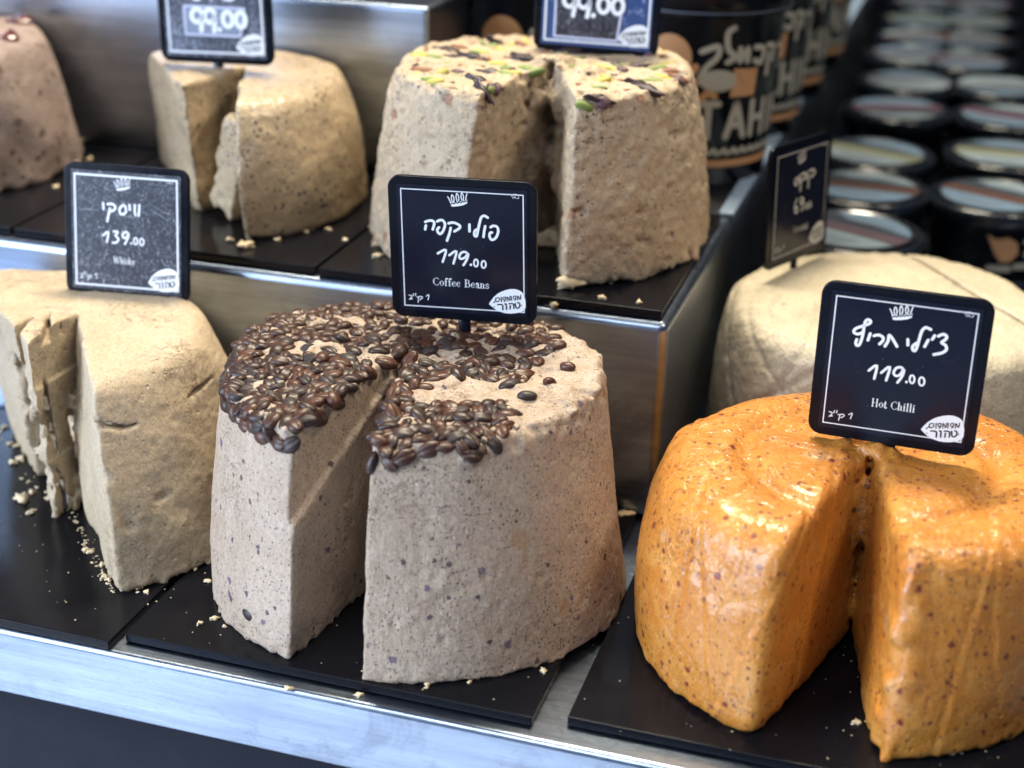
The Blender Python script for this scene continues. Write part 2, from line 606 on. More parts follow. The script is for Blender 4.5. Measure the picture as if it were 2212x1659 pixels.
# ------------------------------------------------------------------ trays
def tray(x0, x1, y0, y1, z, label, lip=False, rz=0.):
    cx, cy = (x0 + x1) / 2, (y0 + y1) / 2
    t = empty('tray', (cx, cy, z), label, 'tray', 'black serving trays under the halva', rz)
    me = box_mesh('tray_plate', x0 - cx, x1 - cx, y0 - cy, y1 - cy, .0005, .006, .0007, 2)
    weighted(link('plate', me, M_tray, t))
    return t


tray(-.476, -.2405, -.0145, .2205, 0, 'black tray under the whisky halva at the front left', rz=-.006)
tray(-.2365, -.0035, -.0055, .2215, 0, 'black tray under the halva topped with coffee beans', rz=-.004)
tray(.0130, .2560, .0005, .2290, 0, 'black tray under the orange chilli halva')
tray(.0165, .2560, .2335, .4800, 0, 'black tray under the pale coconut halva')
tray(-.2215, .0035, .2290, .4340, T1, 'black tray on the middle step under the pistachio halva', rz=.004)
tray(-.4480, -.2240, .2300, .4360, T1, 'black tray on the middle step under the black sesame halva')
tray(-.6800, -.4505, .2300, .4360, T1, 'black tray on the middle step under the dark halva at the far left')

# ------------------------------------------------------------------ halva blocks
TZ = 0.006


def block(name, label, origin, fun, detail, mat, h, ext=.14, H=.14, group='halva blocks on the stand'):
    e = empty(name, origin, label, 'halva', group)
    V, Fc = surface_nets(fun, detail, (-ext, -ext, -.004), (ext, ext, H + .016), h)
    me = np_mesh(name + '_body', V, Fc)
    o = link('halva_body', me, mat, e)
    return e, o, V, Fc


def L(p, o):  # to local
    return np.array(p) - np.array(o)


# --- coffee bean halva
Oc = np.array([-.107, .111, TZ])
Hc = .128


def f_coffee(P):
    base = frustum(P, .1185, .1045, Hc, (-.008, .008), edge=.006, wob=.0022, foot=.0015, seed=1.3, dome=.001, bulge=.002)
    ap = L((-.1255, .1590, 0), Oc)
    dl, dr = wedge_cut(P, ap[:2] + (0.004, -.004), ap[:2], L((-.1437, .0003, 0), Oc), L((-.1405, .0300, 0), Oc),
                       L((-.0958, -.0125, 0), Oc), L((-.0985, .0160, 0), Oc), Hc,
                       jog=lambda q: .0032 * sstep(-.0005, .0005, .078 + .37 * (q[:, 1] + .10) - q[:, 2]))
    dl = dl
    cut = smax(dl, dr, .002)
    return smax(base, -cut, .0010)


def d_coffee(P, d):
    n = fbm(P, 38, 3)
    d = d + .0007 * n
    d = d + .0002 * vnoise(P, 330)
    pit = np.clip(vnoise(P, 120, 3.) - .52, 0, 1) * np.clip(vnoise(P, 24, 8.) - .0, 0, 1)
    d = d + .007 * pit
    # crumbled foot
    ft = np.clip(1 - P[:, 2] / .012, 0, 1)
    d = d - .0010 * ft * np.clip(vnoise(P, 260, 5.) + .1, -1, 1)
    # broken rim where the beans are pressed in
    rim = sstep(Hc - .016, Hc - .004, P[:, 2])
    d = d + .0022 * rim * vnoise(P, 190, 9.) + .0012 * rim * vnoise(P, 90, 2.)
    # scuffed patch on the front and a dented left foot
    g = np.exp(-(((P[:, 0] - .045) ** 2 + (P[:, 2] - .055) ** 2) / .022 ** 2))
    d = d + .0016 * g * np.abs(vnoise(P * np.array([1, 1, 3.0]), 110, 1.))
    return d


coffee, coffee_b, cV, cF = block('coffee_halva', 'grey-beige halva block with a slot cut in it, its top covered in coffee beans', Oc,
                                 f_coffee, d_coffee, M_coffee, .00135, .131, Hc)


# --- whisky halva
Ow = np.array([-.345, .118, TZ])
Hw = .119


def f_whisky(P):
    base = frustum(P, .1215, .104, Hw, (-.021, .003), edge=.010, wob=.003, seed=2.2, dome=.0015, bulge=.004)
    # right part: flat cut running from the middle to the front corner, leaning a little
    t = np.clip(P[:, 2] / Hw, 0, 1.1)
    tip = L((-.2600, .0270, 0), Ow)
    mid = L((-.3405, .1080, 0), Ow)
    tipt = L((-.2900, .0640, 0), Ow)
    midt = L((-.3440, .1400, 0), Ow)
    ax, ay = mid[0] + (midt[0] - mid[0]) * t, mid[1] + (midt[1] - mid[1]) * t
    bx, by = tip[0] + (tipt[0] - tip[0]) * t, tip[1] + (tipt[1] - tip[1]) * t
    dx, dy = bx - ax, by - ay
    Ln = np.hypot(dx, dy)
    s1 = ((P[:, 0] - ax) * dy - (P[:, 1] - ay) * dx) / Ln  # >0 behind? fixed below
    face_r = s1
    # left part: face a little further forward at the top
    a2, b2 = L((-.356, .1085, 0), Ow), L((-.4715, .2208, 0), Ow)
    a2t, b2t = L((-.3480, .0900, 0), Ow), L((-.4450, .1750, 0), Ow)
    cx, cy = a2[0] + (a2t[0] - a2[0]) * t, a2[1] + (a2t[1] - a2[1]) * t
    ex, ey = b2[0] + (b2t[0] - b2[0]) * t, b2[1] + (b2t[1] - b2[1]) * t
    fx, fy = cx - ex, cy - ey
    Lm = np.hypot(fx, fy)
    face_l = ((P[:, 0] - ex) * fy - (P[:, 1] - ey) * fx) / Lm
    # vertical split between both parts
    split = (P[:, 0] - (ax - .001))
    cutface = np.where(split > 0, face_r, np.maximum(face_l, -1))
    # slabs: push back the lower middle
    u = (P[:, 0] - cx) * (-fx / Lm) + (P[:, 1] - cy) * (-fy / Lm)  # distance to the left along the left face
    slab = sstep(.004, .010, u) * (1 - sstep(.040, .044, u))
    z = P[:, 2]
    back = .018 * slab * (1 - sstep(.045, .095, z)) + .008 * slab * sstep(.02, .05, z) * (1 - sstep(.08, .1, z))
    cutface = np.where(split > 0, cutface, cutface + back)
    return smax(base, cutface, .0025)


def wtop(px, py): return L(pix(px, py, TZ + Hw), Ow)[:2]


WCR = [(wtop(80, 686), wtop(13, 740), .0006, .13), (wtop(114, 676), wtop(98, 722), .0006, .05), (wtop(128, 698), wtop(142, 740), .0007, .05)]


def d_whisky(P, d):
    d = d + .0010 * fbm(P, 34, 3) + .0004 * vnoise(P, 330)
    pit = np.clip(vnoise(P, 105, 3.) - .5, 0, 1) * np.clip(vnoise(P, 20, 8.) + .15, 0, 1)
    d = d + .008 * pit
    ft = np.clip(1 - P[:, 2] / .010, 0, 1)
    d = d - .0014 * ft * np.clip(vnoise(P, 230, 5.), -1, 1)
    # three deep vertical splits through the torn middle
    t = np.clip(P[:, 2] / Hw, 0, 1.1)
    for (b_, f_, w0, k_) in WCR:
        dr_ = f_ - b_
        dr_ = dr_ / np.linalg.norm(dr_)
        al = (P[:, 0] - b_[0]) * dr_[0] + (P[:, 1] - b_[1]) * dr_[1] + .10 * (P[:, 2] - Hw) * 0
        q = (P[:, 0] - b_[0]) * dr_[1] - (P[:, 1] - b_[1]) * dr_[0]
        q = q + .0030 * vnoise(P, 42, b_[0] * 999)
        wid = w0 + k_ * np.clip(al, 0, .05)
        cr = np.maximum(np.abs(q) - wid, -al)
        d = smax(d, -cr, .0010)
    u = np.hypot(P[:, 0] + .022, P[:, 1] + .004)
    rough = (1 - sstep(.022, .036, u)) * (1 - sstep(.088, .1, P[:, 2]))
    d = d + rough * (.0066 * fbm(P * np.array([1, 1, .6]), 120, 3, 4.) + .004 * (vnoise(P, 55, 6.) > .25))
    # long horizontal crack on the right flank
    c = np.abs(P[:, 2] - .091 - .006 * vnoise(P, 45, 2.)) - .0011 * np.clip(vnoise(P, 30, 7.), 0, 1) * 2
    d = smax(d, -np.where(P[:, 0] > .04, c, 1), .001)
    return d


whisky, whisky_b, wV, wF = block('whisky_halva', 'plain beige halva block at the left front, cut open with torn slabs inside', Ow,
                                 f_whisky, d_whisky, M_whisky, .00145, .134, Hw)

# --- chilli halva
Oh = np.array([.141, .130, TZ])
Hh = .106


def f_chili(P):
    base = frustum(P, .1205, .1035, Hh, (0, 0), edge=.017, foot=.006, wob=.0026, seed=.4, dome=.003, bulge=.006)
    r = np.hypot(P[:, 0], P[:, 1])
    ring = .0042 * np.exp(-((r - .066) / .006) ** 2) * sstep(Hh - .02, Hh, P[:, 2])
    base = base + ring
    dl, dr = wedge_cut(P, L((.1420, .118, 0), Oh), L((.1400, .147, 0), Oh), L((.1053, .0045, 0), Oh), L((.1110, .0290, 0), Oh),
                       L((.1646, .0070, 0), Oh), L((.1660, .0330, 0), Oh), Hh)
    cut = smax(dl, dr, .002)
    d = smax(base, -cut, .008)
    # bevelled corner left by the knife on the right piece
    n = half(P, L((.1715, .0135, 0), Oh)[:2], (-.80, -.60))
    d = smax(d, np.where(P[:, 0] > .0, n - .004 * (P[:, 2] / Hh), -1), .004)
    return d


def d_chili(P, d):
    d = d + .0010 * fbm(P, 24, 3) + .0002 * vnoise(P, 260)
    up = sstep(Hh - .022, Hh - .008, P[:, 2])
    cr = np.clip(vnoise(P, 30, 6.), 0, 1)
    d = d + .0018 * up * cr * vnoise(P, 130, 2.)
    ax = np.hypot(P[:, 0] + .002, P[:, 1] - .005)
    d = d + (1 - sstep(.010, .022, ax)) * (.0042 * fbm(P, 110, 2, 3.) - .001)
    fr = np.exp(-(((P[:, 0] - .028) / .010) ** 2 + ((P[:, 1] + .105) / .02) ** 2))
    d = d + fr * .0030 * vnoise(P, 105, 7.)
    ft = np.clip(1 - P[:, 2] / .010, 0, 1)
    d = d - .0010 * ft * np.clip(vnoise(P, 200, 5.), -1, 1)
    # creases of the film pressed into the paste
    for (x0, z0, sl, amp) in ((-.045, .05, .35, 1.), (-.070, .06, -.22, .8), (-.02, .045, .05, .9), (.055, .05, .1, .8), (.075, .05, -.2, .7), (-.085, .03, .1, .7)):
        q = (P[:, 0] - x0) - sl * (P[:, 2] - z0) + .003 * vnoise(P, 22, x0 * 50)
        d = d + np.where(P[:, 1] < .0, .0006 * amp * np.exp(-(q / .0012) ** 2) - .0004 * amp * np.exp(-((q - .003) / .0015) ** 2), 0)
    return d


chili, chili_b, hV, hF = block('chilli_halva', 'glossy orange halva block with a wide slot, flecked with red chilli', Oh,
                               f_chili, d_chili, M_chili, .00140, .134, Hh)

# --- coconut halva
Oo = np.array([.1335, .374, TZ])
Ho = .108


def f_coco(P):
    base = frustum(P, .120, .1085, Ho, (0, -.002), edge=.012, wob=.0020, seed=3.3, dome=.003, bulge=.004)
    # slice taken off the right side: step in the top
    a_ = half(P, (.060, .010), (.55, -.83))
    stp = smax(-(P[:, 2] - Ho + .010), -a_, .003)
    return base


def d_coco(P, d):
    d = d + .0012 * fbm(P, 26, 3) + .0006 * vnoise(P, 330)
    a_ = half(P, (.052, .030), (.80, .60)) + .0015 * vnoise(P, 60)
    top = sstep(Ho - .02, Ho - .008, P[:, 2])
    d = smax(d, -(np.maximum(np.abs(a_) - .0016, .094 - P[:, 2])), .001)
    for (x0, z0, sl, amp) in ((-.075, .05, .5, 1.), (-.055, .06, .8, .8), (-.09, .045, -.3, .8), (-.03, .05, .6, .7), (-.065, .07, 1.1, 1.1), (-.045, .06, -1.0, .9)):
        q = (P[:, 0] - x0) - sl * (P[:, 2] - z0) + .004 * vnoise(P, 22, x0 * 50)
        d = d + np.where(P[:, 1] < .0, .0016 * amp * np.exp(-(q / .0018) ** 2), 0)
    return d


coco, coco_b, oV, oF = block('coconut_halva', 'uncut pale cream coconut halva block behind the orange one', Oo, f_coco, d_coco, M_coco, .0020, .134, Ho)

# --- pistachio halva
Op = np.array([-.110, .355, T1 + TZ])
Hp = .116


def f_pist(P):
    base = frustum(P, .1185, .0985, Hp, (-.001, .0), edge=.006, wob=.0020, seed=5.1, dome=.001, bulge=.004)
    dl, dr = wedge_cut(P, L((-.098, .352, 0), Op), L((-.101, .352, 0), Op), L((-.128, .228, 0), Op), L((-.1230, .2440, 0), Op),
                       L((-.058, .228, 0), Op), L((-.0578, .2530, 0), Op), Hp)
    cut = smax(dl, dr, .002)
    return smax(base, -cut, .0022)


def d_pist(P, d):
    d = d + .0013 * fbm(P, 42, 3) + .0010 * vnoise(P, 260)
    pit = np.clip(vnoise(P * np.array([1, 1, 1.5]), 110, 3.) - .42, 0, 1) * np.clip(vnoise(P, 26, 8.) + .3, 0, 1)
    d = d + .009 * pit
    ft = np.clip(1 - P[:, 2] / .008, 0, 1)
    d = d - .0013 * ft * np.clip(vnoise(P, 220, 5.), -1, 1)
    ax = np.hypot(P[:, 0] - .020, P[:, 1] + .022)
    d = d + (1 - sstep(.016, .03, ax)) * (.0060 * fbm(P, 70, 3, 3.) - .0035) * sstep(.03, .05, P[:, 2])
    rim = sstep(Hp - .01, Hp - .003, P[:, 2])
    d = d + .0010 * rim * vnoise(P, 170, 9.)
    return d


pist, pist_b, pV, pF = block('pistachio_halva', 'beige halva block with a slot, its flat top dotted with pistachios and raisins', Op,
                             f_pist, d_pist, M_pist, .00155, .131, Hp)

# --- black sesame halva
Os = np.array([-.352, .350, T1 + TZ])
Hs = .090


def f_ses(P):
    base = frustum(P, .1080, .0920, Hs, (0, 0), edge=.011, wob=.002, seed=4.1, dome=.0015, bulge=.006)
    # left part removed by a straight cut
    c1 = half(P, L((-.3427, .2950, 0), Os)[:2], (-.77, -.64), 0) + 0
    base = smax(base, c1 - .006 * (P[:, 2] / Hs - .3), .003)
    dl, dr = wedge_cut(P, L((-.338, .385, 0), Os), L((-.343, .380, 0), Os), L((-.3427, .2900, 0), Os), L((-.3480, .2960, 0), Os),
                       L((-.2860, .2500, 0), Os), L((-.2930, .2640, 0), Os), Hs)
    dl = dl - .0
    cut = smax(dl, dr, .002)
    return smax(base, -cut, .003)


def d_ses(P, d):
    d = d + .0012 * fbm(P, 30, 3) + .0005 * vnoise(P, 260)
    # torn curl inside the slot
    q = (P[:, 0] - .018) * .8 - (P[:, 2] - .045) * .55
    m = (P[:, 0] < .035) & (P[:, 1] < .0)
    d = np.where(m, d + .0022 * vnoise(P, 60, 3.), d)
    return d


ses, ses_b, sV, sF = block('sesame_halva', 'tan halva block speckled with black sesame on the middle step, cut open at the front', Os,
                           f_ses, d_ses, M_sesame, .0020, .134, Hs)

# --- dark halva at the far left
Ol = np.array([-.603, .343, T1 + TZ])
Hl = .100


def f_left(P):
    return frustum(P, .1150, .0970, Hl, (0, 0), edge=.012, wob=.002, seed=6.1, dome=.001, bulge=.004)


leftc, left_b, lV, lF = block('brown_halva', 'brown halva block with dark red topping at the left edge of the middle step', Ol, f_left,
                              lambda P, d: d + .0014 * fbm(P, 40, 3) - .002 * np.clip(1 - P[:, 2] / .01, 0, 1) * vnoise(P, 120), M_left, .0024, .131, Hl)


# ------------------------------------------------------------------ loose pieces pressed into the tops
def blob(name, sx, sy, sz, mat, seg=12, rings=8, crease=0., noise=0., flat=1., seed=0):
    V, F = [], []
    rr = random.Random(seed)
    ph = [rr.uniform(0, 6.28) for _ in range(4)]
    for i in range(rings + 1):
        th = math.pi * i / rings
        for j in range(seg):
            p = 2 * math.pi * j / seg
            x, y, z = math.cos(th), math.sin(th) * math.cos(p), math.sin(th) * math.sin(p)
            k = 1 + noise * (math.sin(3 * x + ph[0]) * math.cos(4 * y + ph[1]) + .5 * math.sin(7 * z + ph[2] + 5 * x))
            zz = z * sz * k
            if z > 0:
                zz *= flat
                if crease: zz -= crease * sz * math.exp(-(y / .11) ** 2) * (1 - abs(x) ** 3)
            V.append((x * sx * k, y * sy * k, zz))
    for i in range(rings):
        for j in range(seg):
            F.append((i * seg + j, i * seg + (j + 1) % seg, (i + 1) * seg + (j + 1) % seg, (i + 1) * seg + j))
    me = mesh_from(name, V, F)
    me.materials.append(mat)
    me.polygons.foreach_set('use_smooth', [True] * len(me.polygons))
    return me


def bean_mat(name, c, rough):
    a = NM(name)
    v = a.coords()
    n = a.noise(v, 420, 4, .6)
    a.l(a.mix(n, c, tuple(x * .45 for x in c)), a.b.inputs['Base Color'])
    a.b.inputs['Roughness'].default_value = rough
    a.b.inputs['Coat Weight'].default_value = .15
    a.b.inputs['Specular IOR Level'].default_value = .35
    a.b.inputs['Coat Roughness'].default_value = .15
    a.l(a.bump(a.noise(v, 900, 4, .7), .5, .0004), a.b.inputs['Normal'])
    a.l(a.bump(a.noise(v, 1500, 2, .7), .3, .0003), a.b.inputs['Coat Normal'])
    return a.m


BM = [bean_mat('dark_roast', (.044, .019, .012), .42), bean_mat('medium_roast', (.070, .028, .016), .42),
      bean_mat('reddish_roast', (.095, .033, .016), .40), bean_mat('dull_roast', (.040, .024, .021), .55)]
bean_up = [blob('bean_crease', .0053 * s, .0037 * s, .0030, BM[k % 4], 22, 12, .75, .03, .85, k) for k, s in enumerate((1, .95, 1.02, .9, 1.06))]
bean_dn = [blob('bean_back', .0052 * s, .0037 * s, .0029, BM[(k + 1) % 4], 14, 10, 0, .03, 1., k) for k, s in enumerate((1, .92, 1.05, .97))]


def place_on(parent, meshes, name, pts, sink, tilt=.35):
    out = []
    for (p, n, mi, yaw, sc) in pts:
        me = meshes[mi]
        o = bpy.data.objects.new(name, me)
        C.objects.link(o)
        o.parent = parent
        z = Vector(n).normalized()
        z = (z + Vector((random.uniform(-tilt, tilt), random.uniform(-tilt, tilt), 0))).normalized()
        x = Vector((math.cos(yaw), math.sin(yaw), 0))
        x = (x - z * x.dot(z)).normalized()
        y = z.cross(x)
        m = Matrix((x, y, z)).transposed().to_4x4()
        m.translation = Vector(p) - Vector(n).normalized() * sink
        o.matrix_local = m @ Matrix.Diagonal((sc, sc, sc, 1))
        out.append(o)
    return out


def top_tree(V, F):
    return BVHTree.FromPolygons([Vector(v) for v in V], [tuple(int(i) for i in f) for f in F])


# coffee beans: dense on the left wedge and the back, thinner bands on the right wedge
sel = cF[(cV[cF[:, 0], 2] > Hc - .018)]
vi = np.unique(sel)
Vt = cV[vi]
tree = top_tree(cV, sel)
poly_bare = [(L(pix(px, py, TZ + Hc), Oc)[0], L(pix(px, py, TZ + Hc), Oc)[1]) for px, py in
             ((1085, 1000), (1330, 960), (1350, 740), (1215, 690), (1180, 770), (1130, 815), (1085, 850), (1115, 890))]


def inside(x, y, poly):
    c = False
    n = len(poly)
    for i in range(n):
        x0, y0 = poly[i]
        x1, y1 = poly[(i + 1) % n]
        if (y0 > y) != (y1 > y) and x < (x1 - x0) * (y - y0) / (y1 - y0) + x0: c = not c
    return c


poly_gap1 = [tuple(L(pix(px, py, TZ + Hc), Oc)[:2]) for px, py in ((890, 880), (1100, 870), (1100, 825), (1000, 815), (880, 850))]
poly_gap2 = [tuple(L(pix(px, py, TZ + Hc), Oc)[:2]) for px, py in ((600, 770), (740, 775), (800, 800), (870, 790), (880, 760), (760, 745), (640, 745))]
poly_gap3 = [tuple(L(pix(px, py, TZ + Hc), Oc)[:2]) for px, py in ((890, 790), (1180, 765), (1190, 745), (1000, 742), (900, 770))]
poly_gap4 = [tuple(L(pix(px, py, TZ + Hc), Oc)[:2]) for px, py in ((600, 720), (820, 700), (900, 720), (880, 690), (700, 690))]
ordr = list(range(len(Vt)))
random.shuffle(ordr)
chosen = []
grid = {}
mid = L((-.118, .158, 0), Oc)[0]
for i in ordr:
    x, y, z = Vt[i]
    if z < Hc - .0105: continue
    px_left = x < -.0185 + (-.0) * y
    hit = tree.find_nearest(Vector((x, y, z)))
    nrm = hit[1]
    rim = z < Hc - .006
    if rim:
        if nrm.z < .05: continue
        # only the left wedge and the front of the right wedge spill over the rim
        if not (y < -.02 and x < .022): continue
        if -.045 < x < .008 and nrm.z < .3: continue
        if nrm.x > .55: continue
        if z < Hc - .0115 and random.random() < .8: continue
    elif nrm.z < .55: continue
    if inside(x, y, poly_bare): continue
    g = .0066 if (y > -.02 and x > -.02) else .0059
    if inside(x, y, poly_gap1): continue
    if inside(x, y, poly_gap2): g = .011
    if inside(x, y, poly_gap3): g = .0105
    if inside(x, y, poly_gap4): g = .0092
    if px_left: g = min(g, .0110)
    key = (int(x / .012), int(y / .012))
    ok = True
    for a_ in (-1, 0, 1):
        for b_ in (-1, 0, 1):
            for (qx, qy, qz) in grid.get((key[0] + a_, key[1] + b_), ()):
                if (qx - x) ** 2 + (qy - y) ** 2 + (qz - z) ** 2 < g * g: ok = False
    if not ok: continue
    grid.setdefault(key, []).append((x, y, z))
    chosen.append(((x, y, z), tuple(nrm)))
print('beans', len(chosen))
# the nearest three hundred are single parts
wc = L(CAM, Oc)
chosen.sort(key=lambda c: (c[0][0] - wc[0]) ** 2 + (c[0][1] - wc[1]) ** 2)
pts = []
for (p, n) in chosen[:300]:
    pts.append((p, n, random.choice((0, 1, 2, 3, 4, 0, 1, 2, 3, 4, 5, 6, 7, 8)), random.uniform(0, math.pi), random.uniform(1.02, 1.32)))
beans = place_on(coffee, bean_up + bean_dn, 'coffee_bean', pts, .0008, .18)
if len(chosen) > 300:
    bm = bmesh.new()
    for (p, n) in chosen[300:]:
        me = (bean_up + bean_dn)[random.randrange(9)]
        k = len(bm.verts)
        bm.from_mesh(me)
        bm.verts.ensure_lookup_table()
        ry = random.uniform(0, 3.14)
        for v in bm.verts[k:]:
            x, y, z = v.co
            v.co = Vector((p[0] + x * math.cos(ry) - y * math.sin(ry), p[1] + x * math.sin(ry) + y * math.cos(ry), p[2] - .0004 + z))
    me = bpy.data.meshes.new('far_beans')
    bm.to_mesh(me)
    bm.free()
    o = link('coffee_bean', me, BM[1], coffee)
    o['kind'] = 'stuff'
# single stray beans lying on the bare part and one stuck in the foot
for (px, py, zz, up) in ((1227, 790, TZ + Hc + .003, 0), (1187, 822, TZ + Hc + .003, 0), (1138, 853, TZ + Hc + .003, 0), (1207, 745, TZ + Hc + .002, 1)):
    q = L(pix(px, py, zz), Oc)
    hit = tree.find_nearest(Vector((q[0], q[1], Hc)))
    place_on(coffee, bean_up + bean_dn, 'coffee_bean', [(tuple(hit[0]), tuple(hit[1]), 5 + random.randrange(4) if not up else 1, random.uniform(0, 3), 1.)], -.0010, .1)

full = top_tree(cV, cF)
for (px, py, zz, sk) in ((512, 1340, .020, .0022), (858, 757, .122, -.0005)):
    q = L(pix(px, py, zz), Oc)
    hit = full.find_nearest(Vector(q))
    place_on(coffee, bean_up + bean_dn, 'coffee_bean', [(tuple(hit[0]), tuple(hit[1]), 7, 1.2, 1.1)], sk, .1)
# bits of paste squeezed up between the beans
bm = bmesh.new()
pc = blob('paste_bit', .0016, .0013, .0011, M_coffee, 7, 5, 0, .4, 1., 77)
for k in range(45):
    (p, n) = random.choice(chosen)
    x, y = p[0] + random.uniform(-.006, .006), p[1] + random.uniform(-.006, .006)
    hit = tree.find_nearest(Vector((x, y, p[2])))
    k0 = len(bm.verts)
    bm.from_mesh(pc)
    bm.verts.ensure_lookup_table()
    s_, ry = random.uniform(.6, 1.7), random.uniform(0, 6)
    for v in bm.verts[k0:]:
        a_, b_, c_ = v.co * s_
        v.co = hit[0] + Vector((a_ * math.cos(ry) - b_ * math.sin(ry), a_ * math.sin(ry) + b_ * math.cos(ry), c_ + .0008))
me = bpy.data.meshes.new('paste_bits')
bm.to_mesh(me)
bm.free()
link('paste_bits', me, M_coffee, coffee)['kind'] = 'stuff'

# torn slab leaning in the slot of the sesame block


def f_slab(P):
    q = np.abs(P - np.array([0, 0, .040])) - np.array([.013, .012, .036])
    return np.max(q, 1)


def d_slab(P, d): return d + .0013 * fbm(P, 90, 3, 3.) + .001 * vnoise(P, 300)


V_, F_ = surface_nets(f_slab, d_slab, (-.024, -.024, -.008), (.024, .024, .09), .002)
sl = link('torn_slab', np_mesh('torn_slab', V_, F_), M_sesame, ses)
sl.location = (.030, -.040, .001)
sl.rotation_euler = (0, math.radians(20), math.radians(-30))

# pistachios, raisins and almond pieces on the pistachio block
M_green = simple_mat('green_pistachio', (.17, .23, .055), .6)
M_yell = simple_mat('yellow_pistachio', (.44, .37, .075), .6)
M_rais = simple_mat('dark_raisin', (.030, .014, .018), .45)
M_skin = simple_mat('brown_almond_skin', (.20, .075, .035), .6)
M_purp = simple_mat('purple_pistachio_skin', (.11, .055, .065), .55)
nuts = [blob('pistachio_green', .0068, .0030, .0026, M_green, 12, 8, 0, .08, .8, 1), blob('pistachio_yellow', .0062, .0030, .0026, M_yell, 12, 8, 0, .08, .8, 2),
        blob('raisin_piece', .0085, .0028, .0030, M_rais, 14, 10, 0, .3, .8, 3), blob('almond_piece', .0070, .0032, .0022, M_skin, 12, 8, 0, .15, .8, 4),
        blob('nut_skin', .0046, .0038, .0032, M_purp, 12, 8, .2, .1, .9, 5)]
nn = ['pistachio', 'pistachio', 'raisin', 'almond_piece', 'pistachio']
selp = pF[(pV[pF[:, 0], 2] > Hp - .02)]
treep = top_tree(pV, selp)
spots = [(985, 125, 2), (905, 118, 1), (937, 125, 0), (1085, 108, 1), (1040, 116, 1), (1120, 133, 2), (1140, 152, 0), (1160, 163, 0), (1075, 142, 1),
         (1090, 152, 0), (1135, 128, 2), (1060, 161, 2), (1020, 130, 2), (915, 148, 3), (955, 160, 1), (990, 160, 4), (1105, 163, 1), (1090, 165, 0), (940, 180, 1),
         (1035, 178, 2), (1070, 190, 4), (1098, 194, 0), (1180, 132, 4), (1000, 100, 3), (1060, 100, 0), (1110, 98, 1), (1080, 92, 2), (1130, 100, 3), (960, 106, 2),
         (1330, 141, 2), (1300, 150, 1), (1370, 145, 2), (1440, 137, 1), (1420, 147, 0), (1300, 172, 1), (1315, 168, 1), (1413, 170, 0), (1385, 178, 2), (1398, 188, 2),
         (1470, 158, 3), (1475, 167, 4), (1430, 163, 1), (1275, 218, 0), (1300, 207, 2), (1318, 216, 4), (1290, 190, 0), (1345, 155, 4), (1400, 125, 4), (1450, 150, 3),
         (932, 176, 0), (1030, 120, 0), (1050, 195, 2), (1245, 120, 2), (1225, 115, 2), (1260, 112, 2), (1235, 108, 4)]
for (px, py, k) in spots:
    q = L(pix(px, py, T1 + TZ + Hp), Op)
    hit = treep.find_nearest(Vector((q[0], q[1], Hp)))
    if hit[0] is None: continue
    o = place_on(pist, nuts, nn[k], [(tuple(hit[0]), tuple(hit[1]), k, random.uniform(-.5, .5), random.uniform(.95, 1.25))], .0005, .15)[0]
    if k in (0, 1, 4): o['label'] = {0: 'green pistachio kernel', 1: 'yellow pistachio kernel', 4: 'pistachio in purple skin'}[k]
bits = [blob('bit_shape', .0030, .0020, .0014, m_, 8, 6, 0, .3, .8, 60 + q_) for q_, m_ in enumerate((M_green, M_yell, M_skin, M_rais))]
for k in range(70):
    an, rr_ = random.uniform(0, 6.28), .092 * math.sqrt(random.random())
    hit = treep.find_nearest(Vector((rr_ * math.cos(an), rr_ * math.sin(an), Hp)))
    if hit[0].z < Hp - .006 or hit[1].z < .6: continue
    place_on(pist, bits, 'nut_bit', [(tuple(hit[0]), tuple(hit[1]), random.randrange(4), random.uniform(0, 3), random.uniform(.7, 1.3))], .0003, .15)
# dark red topping on the left block
for k in range(22):
    an, rr_ = random.uniform(0, 6.28), .09 * math.sqrt(random.random())
    place_on(leftc, [blob('red_topping', .009, .006, .004, simple_mat('red_topping_mat', (.10, .018, .015), .3, coat=.5) if k == 0 else bpy.data.materials['red_topping_mat'], 12, 8, 0, .2, 1, k)],
             'fruit_piece', [((rr_ * math.cos(an), rr_ * math.sin(an), Hl), (0, 0, 1), 0, random.uniform(0, 3), 1.)], -.001, .2)

